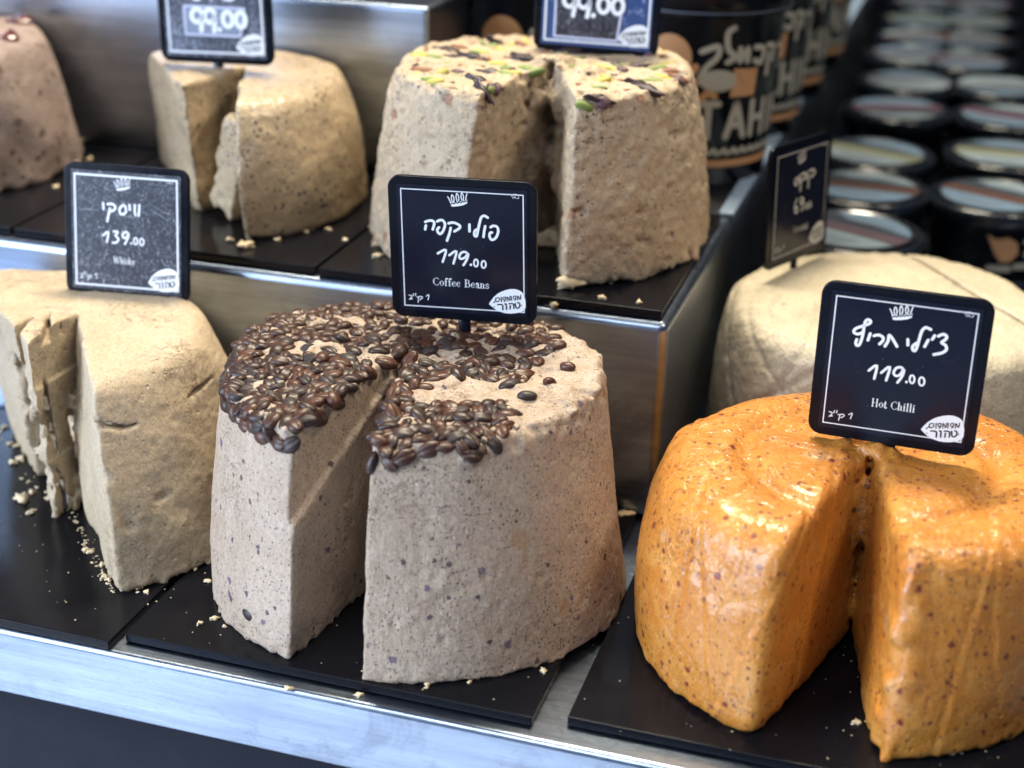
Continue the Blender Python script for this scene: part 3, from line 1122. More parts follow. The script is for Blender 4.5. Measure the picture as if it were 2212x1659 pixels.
# ------------------------------------------------------------------ crumbs
M_crumb = simple_mat('halva_crumb', (.68, .54, .34), .75)
crumb_me = [blob('crumb_shape', .0030, .0024, .0018, M_crumb, 10, 7, 0, .55, .8, 40 + k) for k in range(6)]
big_crumbs = [(1196, 524, T1 + TZ, 3.6, 'big broken chunk lying inside the slot of the pistachio halva'),
              (1232, 618, T1 + TZ, 2.6, 'crumbled lump with nut at the front corner of the pistachio halva'),
              (530, 532, T1 + TZ, 1.5, 'crumb at the foot of the black sesame halva, near the corner of its cut'),
              (497, 518, T1 + TZ, .9, 'small crumb left of the one at the sesame halva corner'),
              (746, 518, T1 + TZ, .7, 'crumb on the tray seam between the sesame and pistachio halva'),
              (1195, 657, T1, 1.3, 'flat crumb on the edge of the middle step by the coffee beans sign'),
              (1348, 1118, 0.002, 1.9, 'lumpy crumb in the corner behind the tray of the coffee halva'),
              (46, 1080, TZ, 1.5, 'largest loose crumb left of the whisky halva'),
              (66, 1106, TZ, .8, 'small crumb just below the largest one by the whisky halva'),
              (1380, 652, T1 + TZ, .7, 'crumb in front of the pistachio halva near the tray corner'),
              (1300, 643, T1 + TZ, .8, 'crumb touching the front foot of the pistachio halva'),
              (432, 1345, TZ, .55, 'tiny crumb alone on the tray left of the coffee halva'),
              (624, 1487, 0.0, .75, 'crumb on the steel edge below the coffee halva'),
              (775, 1500, 0.0, .6, 'crumb on the steel edge right of the other one'),
              (1280, 1357, 0.0, .9, 'crumb in the gap between the coffee and chilli trays'),
              (1850, 1560, TZ, .7, 'crumb on the black tray inside the slot of the chilli halva')]
for (px, py, z, s, lab) in big_crumbs:
    p = pix(px, py, z + .001)
    o = bpy.data.objects.new('crumb', random.choice(crumb_me))
    C.objects.link(o)
    o.location = (p[0], p[1], z + .0014 * s)
    o.rotation_euler = (0, 0, random.uniform(0, 6))
    o.scale = (s, s, s)
    tag(o, lab, 'crumb', 'loose halva crumbs')
bm = bmesh.new()


def add_crumb(p, s):
    k = len(bm.verts)
    bm.from_mesh(random.choice(crumb_me))
    bm.verts.ensure_lookup_table()
    r = random.uniform(0, 6)
    for v in bm.verts[k:]:
        x, y, z = v.co * s
        v.co = Vector((p[0] + x * math.cos(r) - y * math.sin(r), p[1] + x * math.sin(r) + y * math.cos(r), p[2] + .0012 * s + z))


def foot_crumbs(o, V, n, a0, a1, z0, smin_=.2, smax_=.7, spread=.004):
    low = V[(V[:, 2] < .0012) & (V[:, 2] > -.002)]
    an = np.arctan2(low[:, 1], low[:, 0])
    low = low[(an > a0) & (an < a1)]
    r = np.hypot(low[:, 0], low[:, 1])
    low = low[r > .06]
    for k in range(n):
        q = low[random.randrange(len(low))]
        rr_ = math.hypot(q[0], q[1])
        e = 1 + abs(random.gauss(0, spread)) / rr_
        add_crumb((o[0] + q[0] * e, o[1] + q[1] * e, z0), random.uniform(smin_, smax_))


foot_crumbs(Oc, cV, 90, -3.1, -.2, TZ, .2, .8, .0025)
foot_crumbs(Ow, wV, 70, -1.3, .0, TZ, .15, .6, .003)
foot_crumbs(Op, pV, 60, -3., -.3, T1 + TZ, .2, .9, .004)
foot_crumbs(Os, sV, 30, -3., -.3, T1 + TZ, .2, .8, .004)
foot_crumbs(Ol, lV, 60, -1.5, 1., T1 + TZ, .4, 1.6, .008)
foot_crumbs(Oh, hV, 30, -3., -.3, TZ, .15, .5, .002)
for k in range(80):  # along the cut foot of the whisky block
    t = random.random()
    p = np.array([-.262, .028]) * (1 - t) + np.array([-.342, .107]) * t
    e_ = abs(random.gauss(0, .0016)) - .001
    add_crumb((p[0] - e_, p[1] - e_, TZ - .0004), random.uniform(.10, .34) if random.random() < .93 else .7)
for k in range(26):
    t = random.random()
    p = np.array([-.342, .103]) * (1 - t) + np.array([-.470, .218]) * t
    add_crumb((p[0] - abs(random.gauss(0, .006)), p[1] - abs(random.gauss(0, .006)), TZ), random.uniform(.15, 1.) ** 1.5)
for k in range(220):
    add_crumb((random.uniform(-.47, .25), random.uniform(.0, .2) ** 1.3 * 1.2 - .003, TZ), random.uniform(.05, .15))
me = bpy.data.meshes.new('crumbs')
bm.to_mesh(me)
bm.free()
cr = link('crumbs', me, M_crumb)
tag(cr, 'fine halva crumbs scattered round the feet of the blocks', 'crumbs', kind='stuff')


# ------------------------------------------------------------------ lettering: strokes turned into flat ribbons with round ends
def ribbon(bm, pts, wd, z=0., closed=False, taper=None):
    pts = [Vector((p[0], p[1])) for p in pts]
    if len(pts) > 2:  # smooth the stroke a little
        q = []
        n = len(pts)
        for i in range(n if closed else n - 1):
            p0, p1, p2, p3 = pts[(i - 1) % n if closed else max(i - 1, 0)], pts[i], pts[(i + 1) % n], pts[(i + 2) % n if closed else min(i + 2, n - 1)]
            for s in (0, .25, .5, .75):
                q.append(.5 * ((2 * p1) + (p2 - p0) * s + (2 * p0 - 5 * p1 + 4 * p2 - p3) * s * s + (3 * p1 - p0 - 3 * p2 + p3) * s ** 3))
        if not closed: q.append(pts[-1])
        pts = q
    n = len(pts)
    Lr = []
    for i in range(n):
        a_ = pts[(i - 1) % n] if (closed or i > 0) else pts[i]
        b_ = pts[(i + 1) % n] if (closed or i < n - 1) else pts[i]
        d = (b_ - a_)
        d = d.normalized() if d.length > 1e-9 else Vector((1, 0))
        nn_ = Vector((-d.y, d.x)) * wd / 2
        Lr.append((bm.verts.new((*(pts[i] + nn_), z)), bm.verts.new((*(pts[i] - nn_), z))))
    for i in range(n if closed else n - 1):
        j = (i + 1) % n
        bm.faces.new((Lr[i][0], Lr[i][1], Lr[j][1], Lr[j][0]))
    if not closed:
        for c, s in ((pts[0], 0), (pts[-1], 1)):
            ring = [bm.verts.new((c.x + wd / 2 * math.cos(t * math.pi / 4), c.y + wd / 2 * math.sin(t * math.pi / 4), z + 1e-5)) for t in range(8)]
            bm.faces.new(ring)


def filled(bm, pts, z=0.):
    bm.faces.new([bm.verts.new((p[0], p[1], z)) for p in pts])


def ell(cx, cy, rx, ry, n=12, a0=0):
    return [(cx + rx * math.cos(a0 + 2 * math.pi * i / n), cy + ry * math.sin(a0 + 2 * math.pi * i / n)) for i in range(n)]


def homog(src, dst):
    A = []
    for (x, y), (u_, v_) in zip(src, dst):
        A.append([x, y, 1, 0, 0, 0, -u_ * x, -u_ * y])
        A.append([0, 0, 0, x, y, 1, -v_ * x, -v_ * y])
    h = np.linalg.solve(np.array(A, float), np.array(dst, float).ravel())
    return np.append(h, 1).reshape(3, 3)


class Tracer:
    """maps traced sign coordinates to the unit card (0..1 from the left, 0..1 from the bottom)"""

    def __init__(self, quad): self.H = homog(quad, [(0, 1), (1, 1), (1, 0), (0, 0)])

    def __call__(self, pts):
        o = []
        for p in pts:
            q = self.H @ np.array([p[0], p[1], 1.])
            o.append((q[0] / q[2], q[1] / q[2]))
        return o


T_ch = Tracer([(197, 20), (1778, 211), (1578, 1659), (25, 1405)])
T_co = Tracer([(25, 30), (1615, 120), (1620, 1640), (80, 1530)])
T_wh = Tracer([(25, 10), (1425, 95), (1440, 1625), (50, 1480)])
T_cc = Tracer([(115, 245), (800, 50), (715, 1350), (35, 1650)])

# serif capitals and small letters, drawn in a 0..1 em with (stroke, weight) pairs; weight 1 = stem, 0 = hairline
SER = {
    'C': (.66, [([(.60, .80), (.55, .93), (.38, 1.0), (.18, .88), (.08, .5), (.18, .12), (.38, 0), (.55, .06), (.62, .22)], 0), ([(.10, .72), (.07, .5), (.10, .28)], 1)]),
    'B': (.62, [([(.14, 0), (.14, 1)], 1), ([(.02, 1), (.30, 1), (.46, .90), (.44, .6), (.28, .54), (.14, .54)], 0), ([(.28, .54), (.50, .48), (.54, .2), (.42, .02), (.02, 0)], 0), ([(.47, .86), (.46, .68)], 1), ([(.54, .40), (.53, .15)], 1)]),
    'H': (.74, [([(.14, 0), (.14, 1)], 1), ([(.58, 0), (.58, 1)], 1), ([(.14, .52), (.58, .52)], 0), ([(.04, 0), (.24, 0)], 0), ([(.04, 1), (.24, 1)], 0), ([(.48, 0), (.68, 0)], 0), ([(.48, 1), (.68, 1)], 0)]),
    'W': (.98, [([(.08, 1), (.28, 0)], 1), ([(.28, 0), (.48, .95)], 0), ([(.46, 1), (.66, 0)], 1), ([(.66, 0), (.88, 1)], 0), ([(0, 1), (.2, 1)], 0), ([(.78, 1), (.96, 1)], 0)]),
    'o': (.48, [(ell(.24, .31, .17, .31), 0), ([(.08, .45), (.07, .2)], 1), ([(.41, .45), (.42, .2)], 1)]),
    'f': (.34, [([(.15, 0), (.15, .85), (.24, 1.0), (.36, .95)], 1), ([(.03, .6), (.30, .6)], 0), ([(.06, 0), (.26, 0)], 0)]),
    'e': (.44, [([(.08, .36), (.38, .36), (.34, .58), (.22, .63), (.08, .5), (.06, .25), (.14, .04), (.26, 0), (.40, .12)], 0), ([(.07, .42), (.07, .18)], 1)]),
    'a': (.44, [([(.08, .48), (.18, .62), (.30, .55), (.31, .1), (.42, .02)], 1), ([(.30, .36), (.10, .26), (.08, .08), (.18, 0), (.30, .12)], 0)]),
    'n': (.54, [([(.12, 0), (.12, .6)], 1), ([(.12, .48), (.26, .63), (.38, .55)], 0), ([(.39, .52), (.39, 0)], 1), ([(.03, 0), (.2, 0)], 0), ([(.31, 0), (.48, 0)], 0), ([(.02, .6), (.12, .6)], 0)]),
    's': (.38, [([(.32, .48), (.24, .62), (.10, .58), (.08, .42), (.30, .24), (.32, .08), (.20, 0), (.06, .04), (.05, .18)], .3)]),
    't': (.32, [([(.14, .82), (.14, .1), (.22, 0), (.32, .06)], 1), ([(.03, .6), (.28, .6)], 0)]),
    'h': (.54, [([(.12, 0), (.12, 1)], 1), ([(.12, .46), (.26, .63), (.38, .55)], 0), ([(.39, .52), (.39, 0)], 1), ([(.03, 0), (.2, 0)], 0), ([(.31, 0), (.48, 0)], 0), ([(.02, 1), (.12, 1)], 0)]),
    'i': (.28, [([(.13, 0), (.13, .6)], 1), ([(.04, 0), (.22, 0)], 0), ([(.03, .6), (.13, .6)], 0), ([(.125, .84), (.135, .86)], 1.6)]),
    'l': (.28, [([(.13, 0), (.13, 1)], 1), ([(.04, 0), (.22, 0)], 0), ([(.03, 1), (.13, 1)], 0)]),
    'k': (.52, [([(.12, 0), (.12, 1)], 1), ([(.14, .26), (.38, .6)], 0), ([(.22, .36), (.44, 0)], 1), ([(.03, 0), (.2, 0)], 0), ([(.30, .6), (.46, .6)], 0), ([(.02, 1), (.12, 1)], 0)]),
    'y': (.48, [([(.06, .6), (.24, .04)], 1), ([(.42, .6), (.24, .04), (.14, -.24), (.04, -.22)], 0), ([(.0, .6), (.14, .6)], 0), ([(.34, .6), (.48, .6)], 0)]),
    'c': (.42, [([(.36, .46), (.30, .6), (.20, .63), (.07, .5), (.06, .22), (.16, .02), (.28, 0), (.38, .12)], 0), ([(.07, .45), (.07, .18)], 1)]),
    'u': (.54, [([(.12, .6), (.12, .12), (.22, 0), (.38, .1)], 1), ([(.39, .6), (.39, 0), (.48, 0)], 1)]),
    ' ': (.34, []),
}


def serif(bm, text, x, y, size, wscale, S, z):
    cx = x
    for ch in text:
        adv, st = SER[ch]
        for pts, wt in st:
            ribbon(bm, [((cx + p[0] * size * wscale) * S[0], (y + p[1] * size) * S[1]) for p in pts], size * (.055 + .085 * wt) * S[1], z)
        cx += (adv + .05) * size * wscale


def to_obj(name, bm, mat, parent, z=0.):
    me = bpy.data.meshes.new(name)
    for f in bm.faces:
        f.normal_update()
        if f.normal.z < 0: f.normal_flip()
    bm.to_mesh(me)
    bm.free()
    me.materials.append(mat)
    o = bpy.data.objects.new(name, me)
    C.objects.link(o)
    o.parent = parent
    return o


def rr_outline(x0, x1, y0, y1, r, n=8):
    pts = []
    for (cx, cy, a0) in ((x1 - r, y1 - r, 0), (x0 + r, y1 - r, 90), (x0 + r, y0 + r, 180), (x1 - r, y0 + r, 270)):
        for i in range(n + 1):
            t = math.radians(a0 + 90 * i / n)
            pts.append((cx + r * math.cos(t), cy + r * math.sin(t)))
    return pts


def slab_mesh(name, outline, z0, z1, bev=0.):
    bm_ = bmesh.new()
    f = bm_.faces.new([bm_.verts.new((p[0], p[1], z0)) for p in outline])
    r = bmesh.ops.extrude_face_region(bm_, geom=[f])
    for v_ in r['geom']:
        if isinstance(v_, bmesh.types.BMVert): v_.co.z = z1
    bmesh.ops.recalc_face_normals(bm_, faces=bm_.faces)
    if bev:
        ed = [e for e in bm_.edges if len(e.link_faces) == 2 and abs(e.calc_face_angle(0)) > 1.0]
        bmesh.ops.bevel(bm_, geom=ed, offset=bev, segments=3, affect='EDGES', profile=.5)
    me = bpy.data.meshes.new(name)
    bm_.to_mesh(me)
    bm_.free()
    return me


# traced marks shared by all the signs (traced on the chilli sign)
CROWN = [[(826, 330), (812, 290), (803, 272)], [(845, 325), (840, 290), (853, 255), (868, 290), (860, 325)], [(895, 320), (892, 280), (905, 245), (920, 280), (912, 320)],
         [(950, 320), (945, 280), (957, 245), (972, 280), (962, 318)], [(990, 318), (1000, 285), (1013, 256)]]
CROWN_BAND = [(818, 322), (860, 330), (912, 326), (962, 324), (1008, 315), (1003, 350), (960, 366), (900, 373), (845, 373), (826, 365)]
CROWN_CUT = [[(828, 348), (845, 335), (862, 346), (880, 332), (900, 343), (915, 330), (935, 340), (952, 328), (970, 336), (990, 326), (1003, 333)]]
LEAF = [(1088, 1378), (1110, 1350), (1150, 1312), (1200, 1280), (1240, 1264), (1290, 1252), (1350, 1246), (1400, 1252), (1440, 1268), (1470, 1290), (1488, 1325), (1495, 1380),
        (1490, 1440), (1476, 1470), (1440, 1490), (1370, 1500), (1310, 1498), (1250, 1488), (1190, 1465), (1140, 1432)]
ROW1 = [[(1410, 1366), (1416, 1322), (1438, 1362), (1450, 1318)], [(1396, 1322), (1372, 1322), (1366, 1345), (1388, 1350), (1396, 1322), (1390, 1350), (1376, 1368)],
        [(1344, 1320), (1341, 1366)], [(1292, 1366), (1298, 1320), (1319, 1362), (1330, 1318)], [(1278, 1322), (1254, 1322), (1249, 1345), (1270, 1350), (1278, 1322), (1272, 1350), (1258, 1368)],
        [(1232, 1318), (1228, 1366)], [(1172, 1325), (1205, 1322), (1206, 1350), (1175, 1362), (1166, 1340), (1172, 1325)], [(1166, 1350), (1138, 1370)]]
ROW2 = [[(1404, 1392), (1424, 1398), (1424, 1430), (1400, 1448), (1380, 1438), (1376, 1396)], [(1308, 1394), (1345, 1396), (1357, 1410), (1355, 1450)], [(1318, 1415), (1312, 1450)],
        [(1262, 1393), (1276, 1396), (1272, 1450)], [(1180, 1392), (1222, 1394), (1235, 1408), (1231, 1450)]]
DOTS = [(1142, 1413), (1443, 1425)]
KG = [[(418, 1238), (450, 1225), (432, 1277)], [(318, 1238), (365, 1236), (375, 1250), (345, 1268)], [(336, 1244), (322, 1292)], [(287, 1200), (279, 1222)], [(311, 1200), (303, 1222)],
      [(236, 1210), (262, 1218), (258, 1236), (243, 1244), (270, 1250), (232, 1253)]]
BADGE = [[(1488, 318), (1510, 300), (1545, 302), (1565, 325), (1562, 344), (1540, 342)], [(1495, 322), (1508, 328), (1500, 340)], [(1520, 322), (1532, 326), (1528, 338), (1518, 336), (1520, 322)]]
NINE = lambda x, y, s: [[(x + 95 * s, y + 30 * s), (x + 70 * s, y), (x + 28 * s, y + 8 * s), (x, y + 48 * s), (x + 14 * s, y + 76 * s), (x + 58 * s, y + 70 * s), (x + 95 * s, y + 22 * s), (x + 85 * s, y + 80 * s), (x + 38 * s, y + 142 * s)]]

SIGNS = {
    'chili': dict(tr=T_ch, name=[[(1245, 518), (1290, 500), (1322, 520), (1312, 548), (1275, 575), (1312, 600), (1320, 640), (1280, 670), (1205, 685)], [(1212, 512), (1190, 547)],
                                 [(1153, 553), (1135, 585), (1120, 613)], [(1176, 458), (1130, 440), (1095, 470), (1072, 540), (1055, 600), (1035, 648), (1014, 645), (1010, 610), (1050, 578)],
                                 [(966, 548), (966, 600)], [(755, 610), (785, 560), (795, 508), (830, 550), (866, 612)], [(655, 515), (700, 508), (738, 530), (735, 560), (705, 590)], [(622, 495), (600, 555)],
                                 [(548, 488), (505, 500), (472, 482), (490, 450), (560, 425), (615, 405), (625, 385), (605, 370), (580, 385), (565, 440), (550, 520), (525, 590), (500, 604), (488, 580), (498, 548)]],
                  price=[[(605, 832), (680, 785), (655, 906)], [(720, 852), (800, 797), (765, 922)], [(930, 832), (905, 803), (862, 808), (835, 848), (850, 878), (890, 872), (930, 820), (915, 880), (870, 942)]],
                  zeros=[(1005, 912, 22, 36), (1094, 932, 25, 38)], dot=(953, 937, 13), text='Hot Chilli', tp=((625, 1158), (1035, 1208)), tsz=.050),
    'coffee': dict(tr=T_co, name=[[(1145, 637), (1128, 640), (1118, 668), (1130, 705), (1155, 715), (1192, 685), (1212, 620), (1195, 575), (1155, 568), (1130, 582)], [(1073, 570), (1063, 620), (1055, 685)],
                                  [(1100, 480), (1062, 460), (1030, 480), (1012, 540), (995, 620), (980, 678), (958, 665), (963, 620), (998, 600)], [(905, 552), (906, 625)],
                                  [(682, 540), (735, 532), (798, 560), (800, 590), (745, 626)], [(706, 588), (692, 650), (666, 724)],
                                  [(583, 582), (566, 600), (568, 632), (598, 652), (630, 610), (645, 548), (620, 508), (585, 508), (562, 520)], [(435, 525), (480, 510), (522, 518), (530, 550), (514, 605)], [(442, 562), (434, 604)]],
                   price=[[(567, 860), (655, 822), (620, 950)], [(690, 880), (767, 835), (735, 967)], [(892, 875), (865, 845), (820, 852), (797, 893), (812, 917), (855, 905), (892, 862), (880, 920), (842, 985)]],
                   zeros=[(975, 962, 22, 38), (1057, 977, 23, 38)], dot=(921, 981, 14), text='Coffee Beans', tp=((517, 1195), (1120, 1268)), tsz=.052),
    'whisky': dict(tr=T_wh, name=[[(875, 490), (872, 550), (866, 612)], [(824, 490), (822, 560), (832, 604)], [(762, 488), (768, 545)], [(725, 545), (715, 505), (680, 498), (652, 540), (662, 585), (695, 592), (722, 570), (725, 545)],
                                  [(517, 480), (575, 480), (605, 515), (590, 545), (555, 562)], [(545, 530), (528, 600), (514, 672)], [(468, 468), (473, 535)]],
                   price=[[(470, 830), (525, 790), (510, 905)], [(585, 785), (632, 792), (608, 835), (640, 868), (618, 908), (575, 912)], [(752, 815), (725, 790), (690, 815), (690, 850), (725, 858), (755, 810), (740, 870), (712, 928)]],
                   zeros=[(833, 895, 20, 38), (903, 905, 22, 38)], dot=(785, 920, 13), text='Whisky', tp=((585, 1140), (830, 1170)), tsz=.048),
    'coco': dict(tr=T_cc, name=[[(530, 495), (565, 478), (588, 500), (575, 535), (548, 560)], [(527, 540), (512, 682)], [(503, 505), (497, 590)], [(440, 535), (470, 520), (486, 545), (475, 575), (452, 595)], [(436, 575), (425, 718)],
                                [(420, 545), (414, 620)], [(392, 570), (372, 590), (362, 630), (375, 655), (395, 630), (400, 590), (392, 570)]],
                 price=[[(388, 808), (366, 870), (364, 940), (378, 965), (395, 935), (388, 900), (370, 910)], [(462, 815), (440, 795), (425, 835), (438, 865), (462, 825), (458, 870), (437, 942)]],
                 zeros=[(499, 890, 11, 28), (535, 870, 11, 28)], dot=(471, 912, 8), text='Coconut', tp=((345, 1195), (510, 1120)), tsz=.055),
}


def price_sign(key, W, loc, rotm, label, stem_len, sheet=M_print, ink=M_ink, border_w=.007, stem=True, warp=0., stem_x=0.0, part_label=None):
    e = empty('price_sign', (0, 0, 0), label, 'price sign', 'price signs stuck in the halva')
    m = Matrix([[*rotm[0]], [*rotm[1]], [*rotm[2]]]).to_4x4()
    m.translation = Vector(loc) - (m.to_3x3() @ Vector((0, W / 2, 0)))
    e.matrix_world = m   # origin at the foot of the frame
    S = (W, W)
    fr = slab_mesh('frame', rr_outline(-W / 2, W / 2, 0, W, W * .085), -.0032, 0, .0006)
    o = link('frame', fr, M_black, e)
    weighted(o)
    if stem:
        sm_ = box_mesh('stem', stem_x - .0035, stem_x + .0035, -stem_len, .004, -.0028, -.0008, .0003, 1)
        link('stem', sm_, M_black, e)

    def card(p): return ((p[0] - .5) * W, p[1] * W)
    a_, b_ = .075, .925
    q = [(a_ + .01, .925), (b_, .925), (.93, .075), (a_ + .01, .085)]
    sh = slab_mesh('print_sheet', [card((.062, .055)), card((.94, .055)), card((.94, .948)), card((.062, .948))], 0.0002, .0005)
    s_o = link('print_sheet', sh, sheet, e, False)
    z = .00075
    bm = bmesh.new()
    cs = [(.092, .915), (.912, .915), (.918, .095), (.092, .088)]
    cs = [card(p) for p in cs]
    t = border_w * W
    for i in range(4):
        p0, p1 = Vector(cs[i]), Vector(cs[(i + 1) % 4])
        d = (p1 - p0).normalized()
        nrm = Vector((-d.y, d.x)) * t / 2
        p0 = p0 - d * t / 2
        p1 = p1 + d * (t / 2 - t * 1.01)
        bm.faces.new([bm.verts.new((v_.x, v_.y, z)) for v_ in (p0 + nrm, p0 - nrm, p1 - nrm, p1 + nrm)])
    to_obj('border', bm, ink, e)
    sg = SIGNS.get(key)
    K = T_ch
    cr_ = lambda pts: [card(p) for p in K(pts)]
    bm = bmesh.new()
    for s_ in CROWN: ribbon(bm, cr_(s_), .0068 * W, z)
    filled(bm, cr_(CROWN_BAND), z + .00002)
    crown = to_obj('crown_emblem', bm, ink, e)
    bm = bmesh.new()
    for s_ in CROWN_CUT: ribbon(bm, cr_(s_), .0075 * W, z + .0001)
    to_obj('crown_teeth', bm, M_blackink, crown)
    if sg:
        T = lambda pts: [card(p) for p in sg['tr'](pts)]
        bm = bmesh.new()
        for s_ in sg['name']: ribbon(bm, T(s_), .0178 * W, z)
        to_obj('product_name', bm, ink, e)
        bm = bmesh.new()
        for s_ in sg['price']: ribbon(bm, T(s_), .0160 * W, z)
        for (cx, cy, rx, ry) in sg['zeros']: ribbon(bm, T(ell(cx, cy, rx, ry, 12)), .0118 * W, z, True)
        cx, cy, r_ = sg['dot']
        filled(bm, T(ell(cx, cy, r_, r_, 10)), z)
        to_obj('price', bm, ink, e)
        bm = bmesh.new()
        p0, p1 = sg['tr'](sg['tp'])
        wtot = sum(SER[c][0] + .05 for c in sg['text'])
        span = math.hypot(p1[0] - p0[0], p1[1] - p0[1])
        size = sg['tsz']
        serif(bm, sg['text'], p0[0] - .5, p0[1], size, span / (wtot * size), S, z)
        to_obj('english_name', bm, ink, e)
        bm = bmesh.new()
        for s_ in KG: ribbon(bm, cr_(s_), .0058 * W, z)
        to_obj('unit_lettering', bm, ink, e)
        bm = bmesh.new()
        for s_ in BADGE: ribbon(bm, cr_(s_), .0028 * W, z)
        to_obj('small_badge', bm, ink, e)
    bm = bmesh.new()
    filled(bm, cr_(LEAF), z + .00015)
    leaf = to_obj('leaf_logo', bm, ink, e)
    bm = bmesh.new()
    for s_ in ROW1: ribbon(bm, cr_(s_), .0062 * W, z + .0003)
    for s_ in ROW2: ribbon(bm, cr_(s_), .0092 * W, z + .0003)
    for (cx, cy) in DOTS: filled(bm, cr_(ell(cx, cy, 6, 6, 8)), z + .0003)
    to_obj('logo_lettering', bm, M_blackink, leaf)
    return e


def basis(up, nrm):
    n = Vector(nrm).normalized()
    u_ = Vector(up)
    u_ = (u_ - n * u_.dot(n)).normalized()
    x = u_.cross(n)
    return [(x[i], u_[i], n[i]) for i in range(3)]


price_sign('coffee', .087, (-.1037, .172, .1856), basis((-.0167, -.0278, .9995), (.109, -.9937, -.0258)),
           'glossy black price sign reading Coffee Beans 119.00, standing in the coffee bean halva', .022)
price_sign('chili', .087, (.1484, .139, .1618), basis((-.0034, .0196, .9998), (-.0373, -.9991, .0195)),
           'glossy black price sign reading Hot Chilli 119.00, tilted on the orange halva', .022, ink=M_inkw)
price_sign('whisky', .0852, (-.3356, .1900, .1640), basis((-.0271, .1784, .9836), (.0713, -.9811, .1799)),
           'scratched price sign reading Whisky 139.00, on the plain beige halva at left', .014, sheet=M_worn, border_w=.014)
price_sign('coco', .0852, (.0600, .4160, .1642), basis((-.0428, .0592, .9973), (.9273, -.3692, .0617)),
           'black price sign reading 69.00 turned edge-on, on the pale coconut halva', .024, ink=M_inkd)


# the two worn signs of the middle step, cut by the top of the picture
def hand_price(e, W, x, y, s, wd, mat, z):
    bm = bmesh.new()
    for k in range(2):
        cx = x + k * .27 * s
        ribbon(bm, [(cx * W + px * s * W, (y + py * s) * W) for px, py in ((.20, .36), (.10, .42), (.0, .34), (.0, .22), (.10, .16), (.19, .24), (.20, .36), (.20, .22), (.175, 0))], wd * W, z)
    filled(bm, ell((x + .56 * s) * W, (y + .035 * s) * W, .05 * s * W, .05 * s * W, 10), z)
    for k in range(2):
        cx = x + (.72 + k * .27) * s
        ribbon(bm, ell((cx + .02 * s) * W, (y + .24 * s) * W, .10 * s * W, .14 * s * W, 12), wd * W, z, True)
    return to_obj('price', bm, mat, e)


def worn_sign(loc, nrm, up, label, sheet, ps, sticker):
    W = .086
    e = price_sign(None, W, loc, basis(up, nrm), label, .016, sheet=sheet, border_w=.016)
    x0, x1, y0, y1 = sticker
    bm = bmesh.new()
    filled(bm, [(x0 * W, y0 * W), (x1 * W - .004, y0 * W), (x1 * W, y1 * W), (x0 * W, y1 * W + .001)], .0010)
    st = to_obj('price_sticker', bm, M_sticker if sheet is not M_worn_blue else M_worn, e)
    bm = bmesh.new()
    ribbon(bm, [(x0 * W, y0 * W), (x0 * W, y1 * W)], .0016, .0011)
    ribbon(bm, [(x0 * W, y1 * W + .0005), (x1 * W, y1 * W)], .0016, .00112)
    ribbon(bm, [(x0 * W, y0 * W), (x1 * W - .004, y0 * W)], .0016, .00114)
    ribbon(bm, [(x1 * W - .004, y0 * W), (x1 * W, y1 * W)], .0016, .00116)
    to_obj('sticker_edge', bm, M_stickedge, st)
    hand_price(e, W, *ps, M_ink, .0013)
    bm = bmesh.new()
    for s_ in ([(-.20, .60), (-.16, .52), (-.10, .55), (-.12, .66), (-.2, .7)], [(.0, .70), (-.02, .60), (-.015, .53)], [(.20, .70), (.22, .60), (.16, .53), (.07, .56), (.06, .70)]):
        ribbon(bm, [(p[0] * W, p[1] * W) for p in s_], .024 * W, .0010)
    to_obj('product_name', bm, M_ink, e)
    return e


worn_sign((-.3560, .3620, .2790), (.0800, -.9900, .03), (-.02, .02, 1), 'badly worn price sign with 99.00 sticker over the black sesame halva', M_worn2, (-.19, .27, .42, .040), (-.26, .27, .235, .46))
worn_sign((-.0850, .3950, .3010), (.0900, -.9900, .02), (.02, .02, 1), 'scuffed price sign with bluish border and handwritten 99.00 over the pistachio halva', M_worn_blue, (-.26, .29, .42, .034), (-.33, .22, .12, .62))
price_sign(None, .086, (-.6250, .3500, .2930), basis((0, 0, 1), (.15, -.98, .02)), 'price sign over the brown halva, only its white corner in the picture', .016, border_w=.016)


# ------------------------------------------------------------------ tahini buckets on the middle step
def lathe(name, prof, seg=48):
    V, F = [], []
    for (r, z) in prof:
        for j in range(seg):
            t = 2 * math.pi * j / seg
            V.append((r * math.cos(t), r * math.sin(t), z))
    for i in range(len(prof) - 1):
        for j in range(seg):
            F.append((i * seg + j, i * seg + (j + 1) % seg, (i + 1) * seg + (j + 1) % seg, (i + 1) * seg + j))
    F.append(tuple(range((len(prof) - 1) * seg, len(prof) * seg)))
    F.append(tuple(reversed(range(seg))))
    return mesh_from(name, V, F)


def r_at(prof, z):
    for (r0, z0), (r1, z1) in zip(prof, prof[1:]):
        if z0 <= z <= z1 and z1 > z0: return r0 + (r1 - r0) * (z - z0) / (z1 - z0)
    return prof[-1][0]


BH = .158
BP = [(.054, 0), (.0570, .002), (.0650, .130), (.0655, .1305), (.0695, .1315), (.0702, .151), (.069, .155), (.062, BH)]
bucket_me = lathe('bucket_body', BP)
bucket_me.materials.append(M_black)
bucket_me.polygons.foreach_set('use_smooth', [True] * len(bucket_me.polygons))


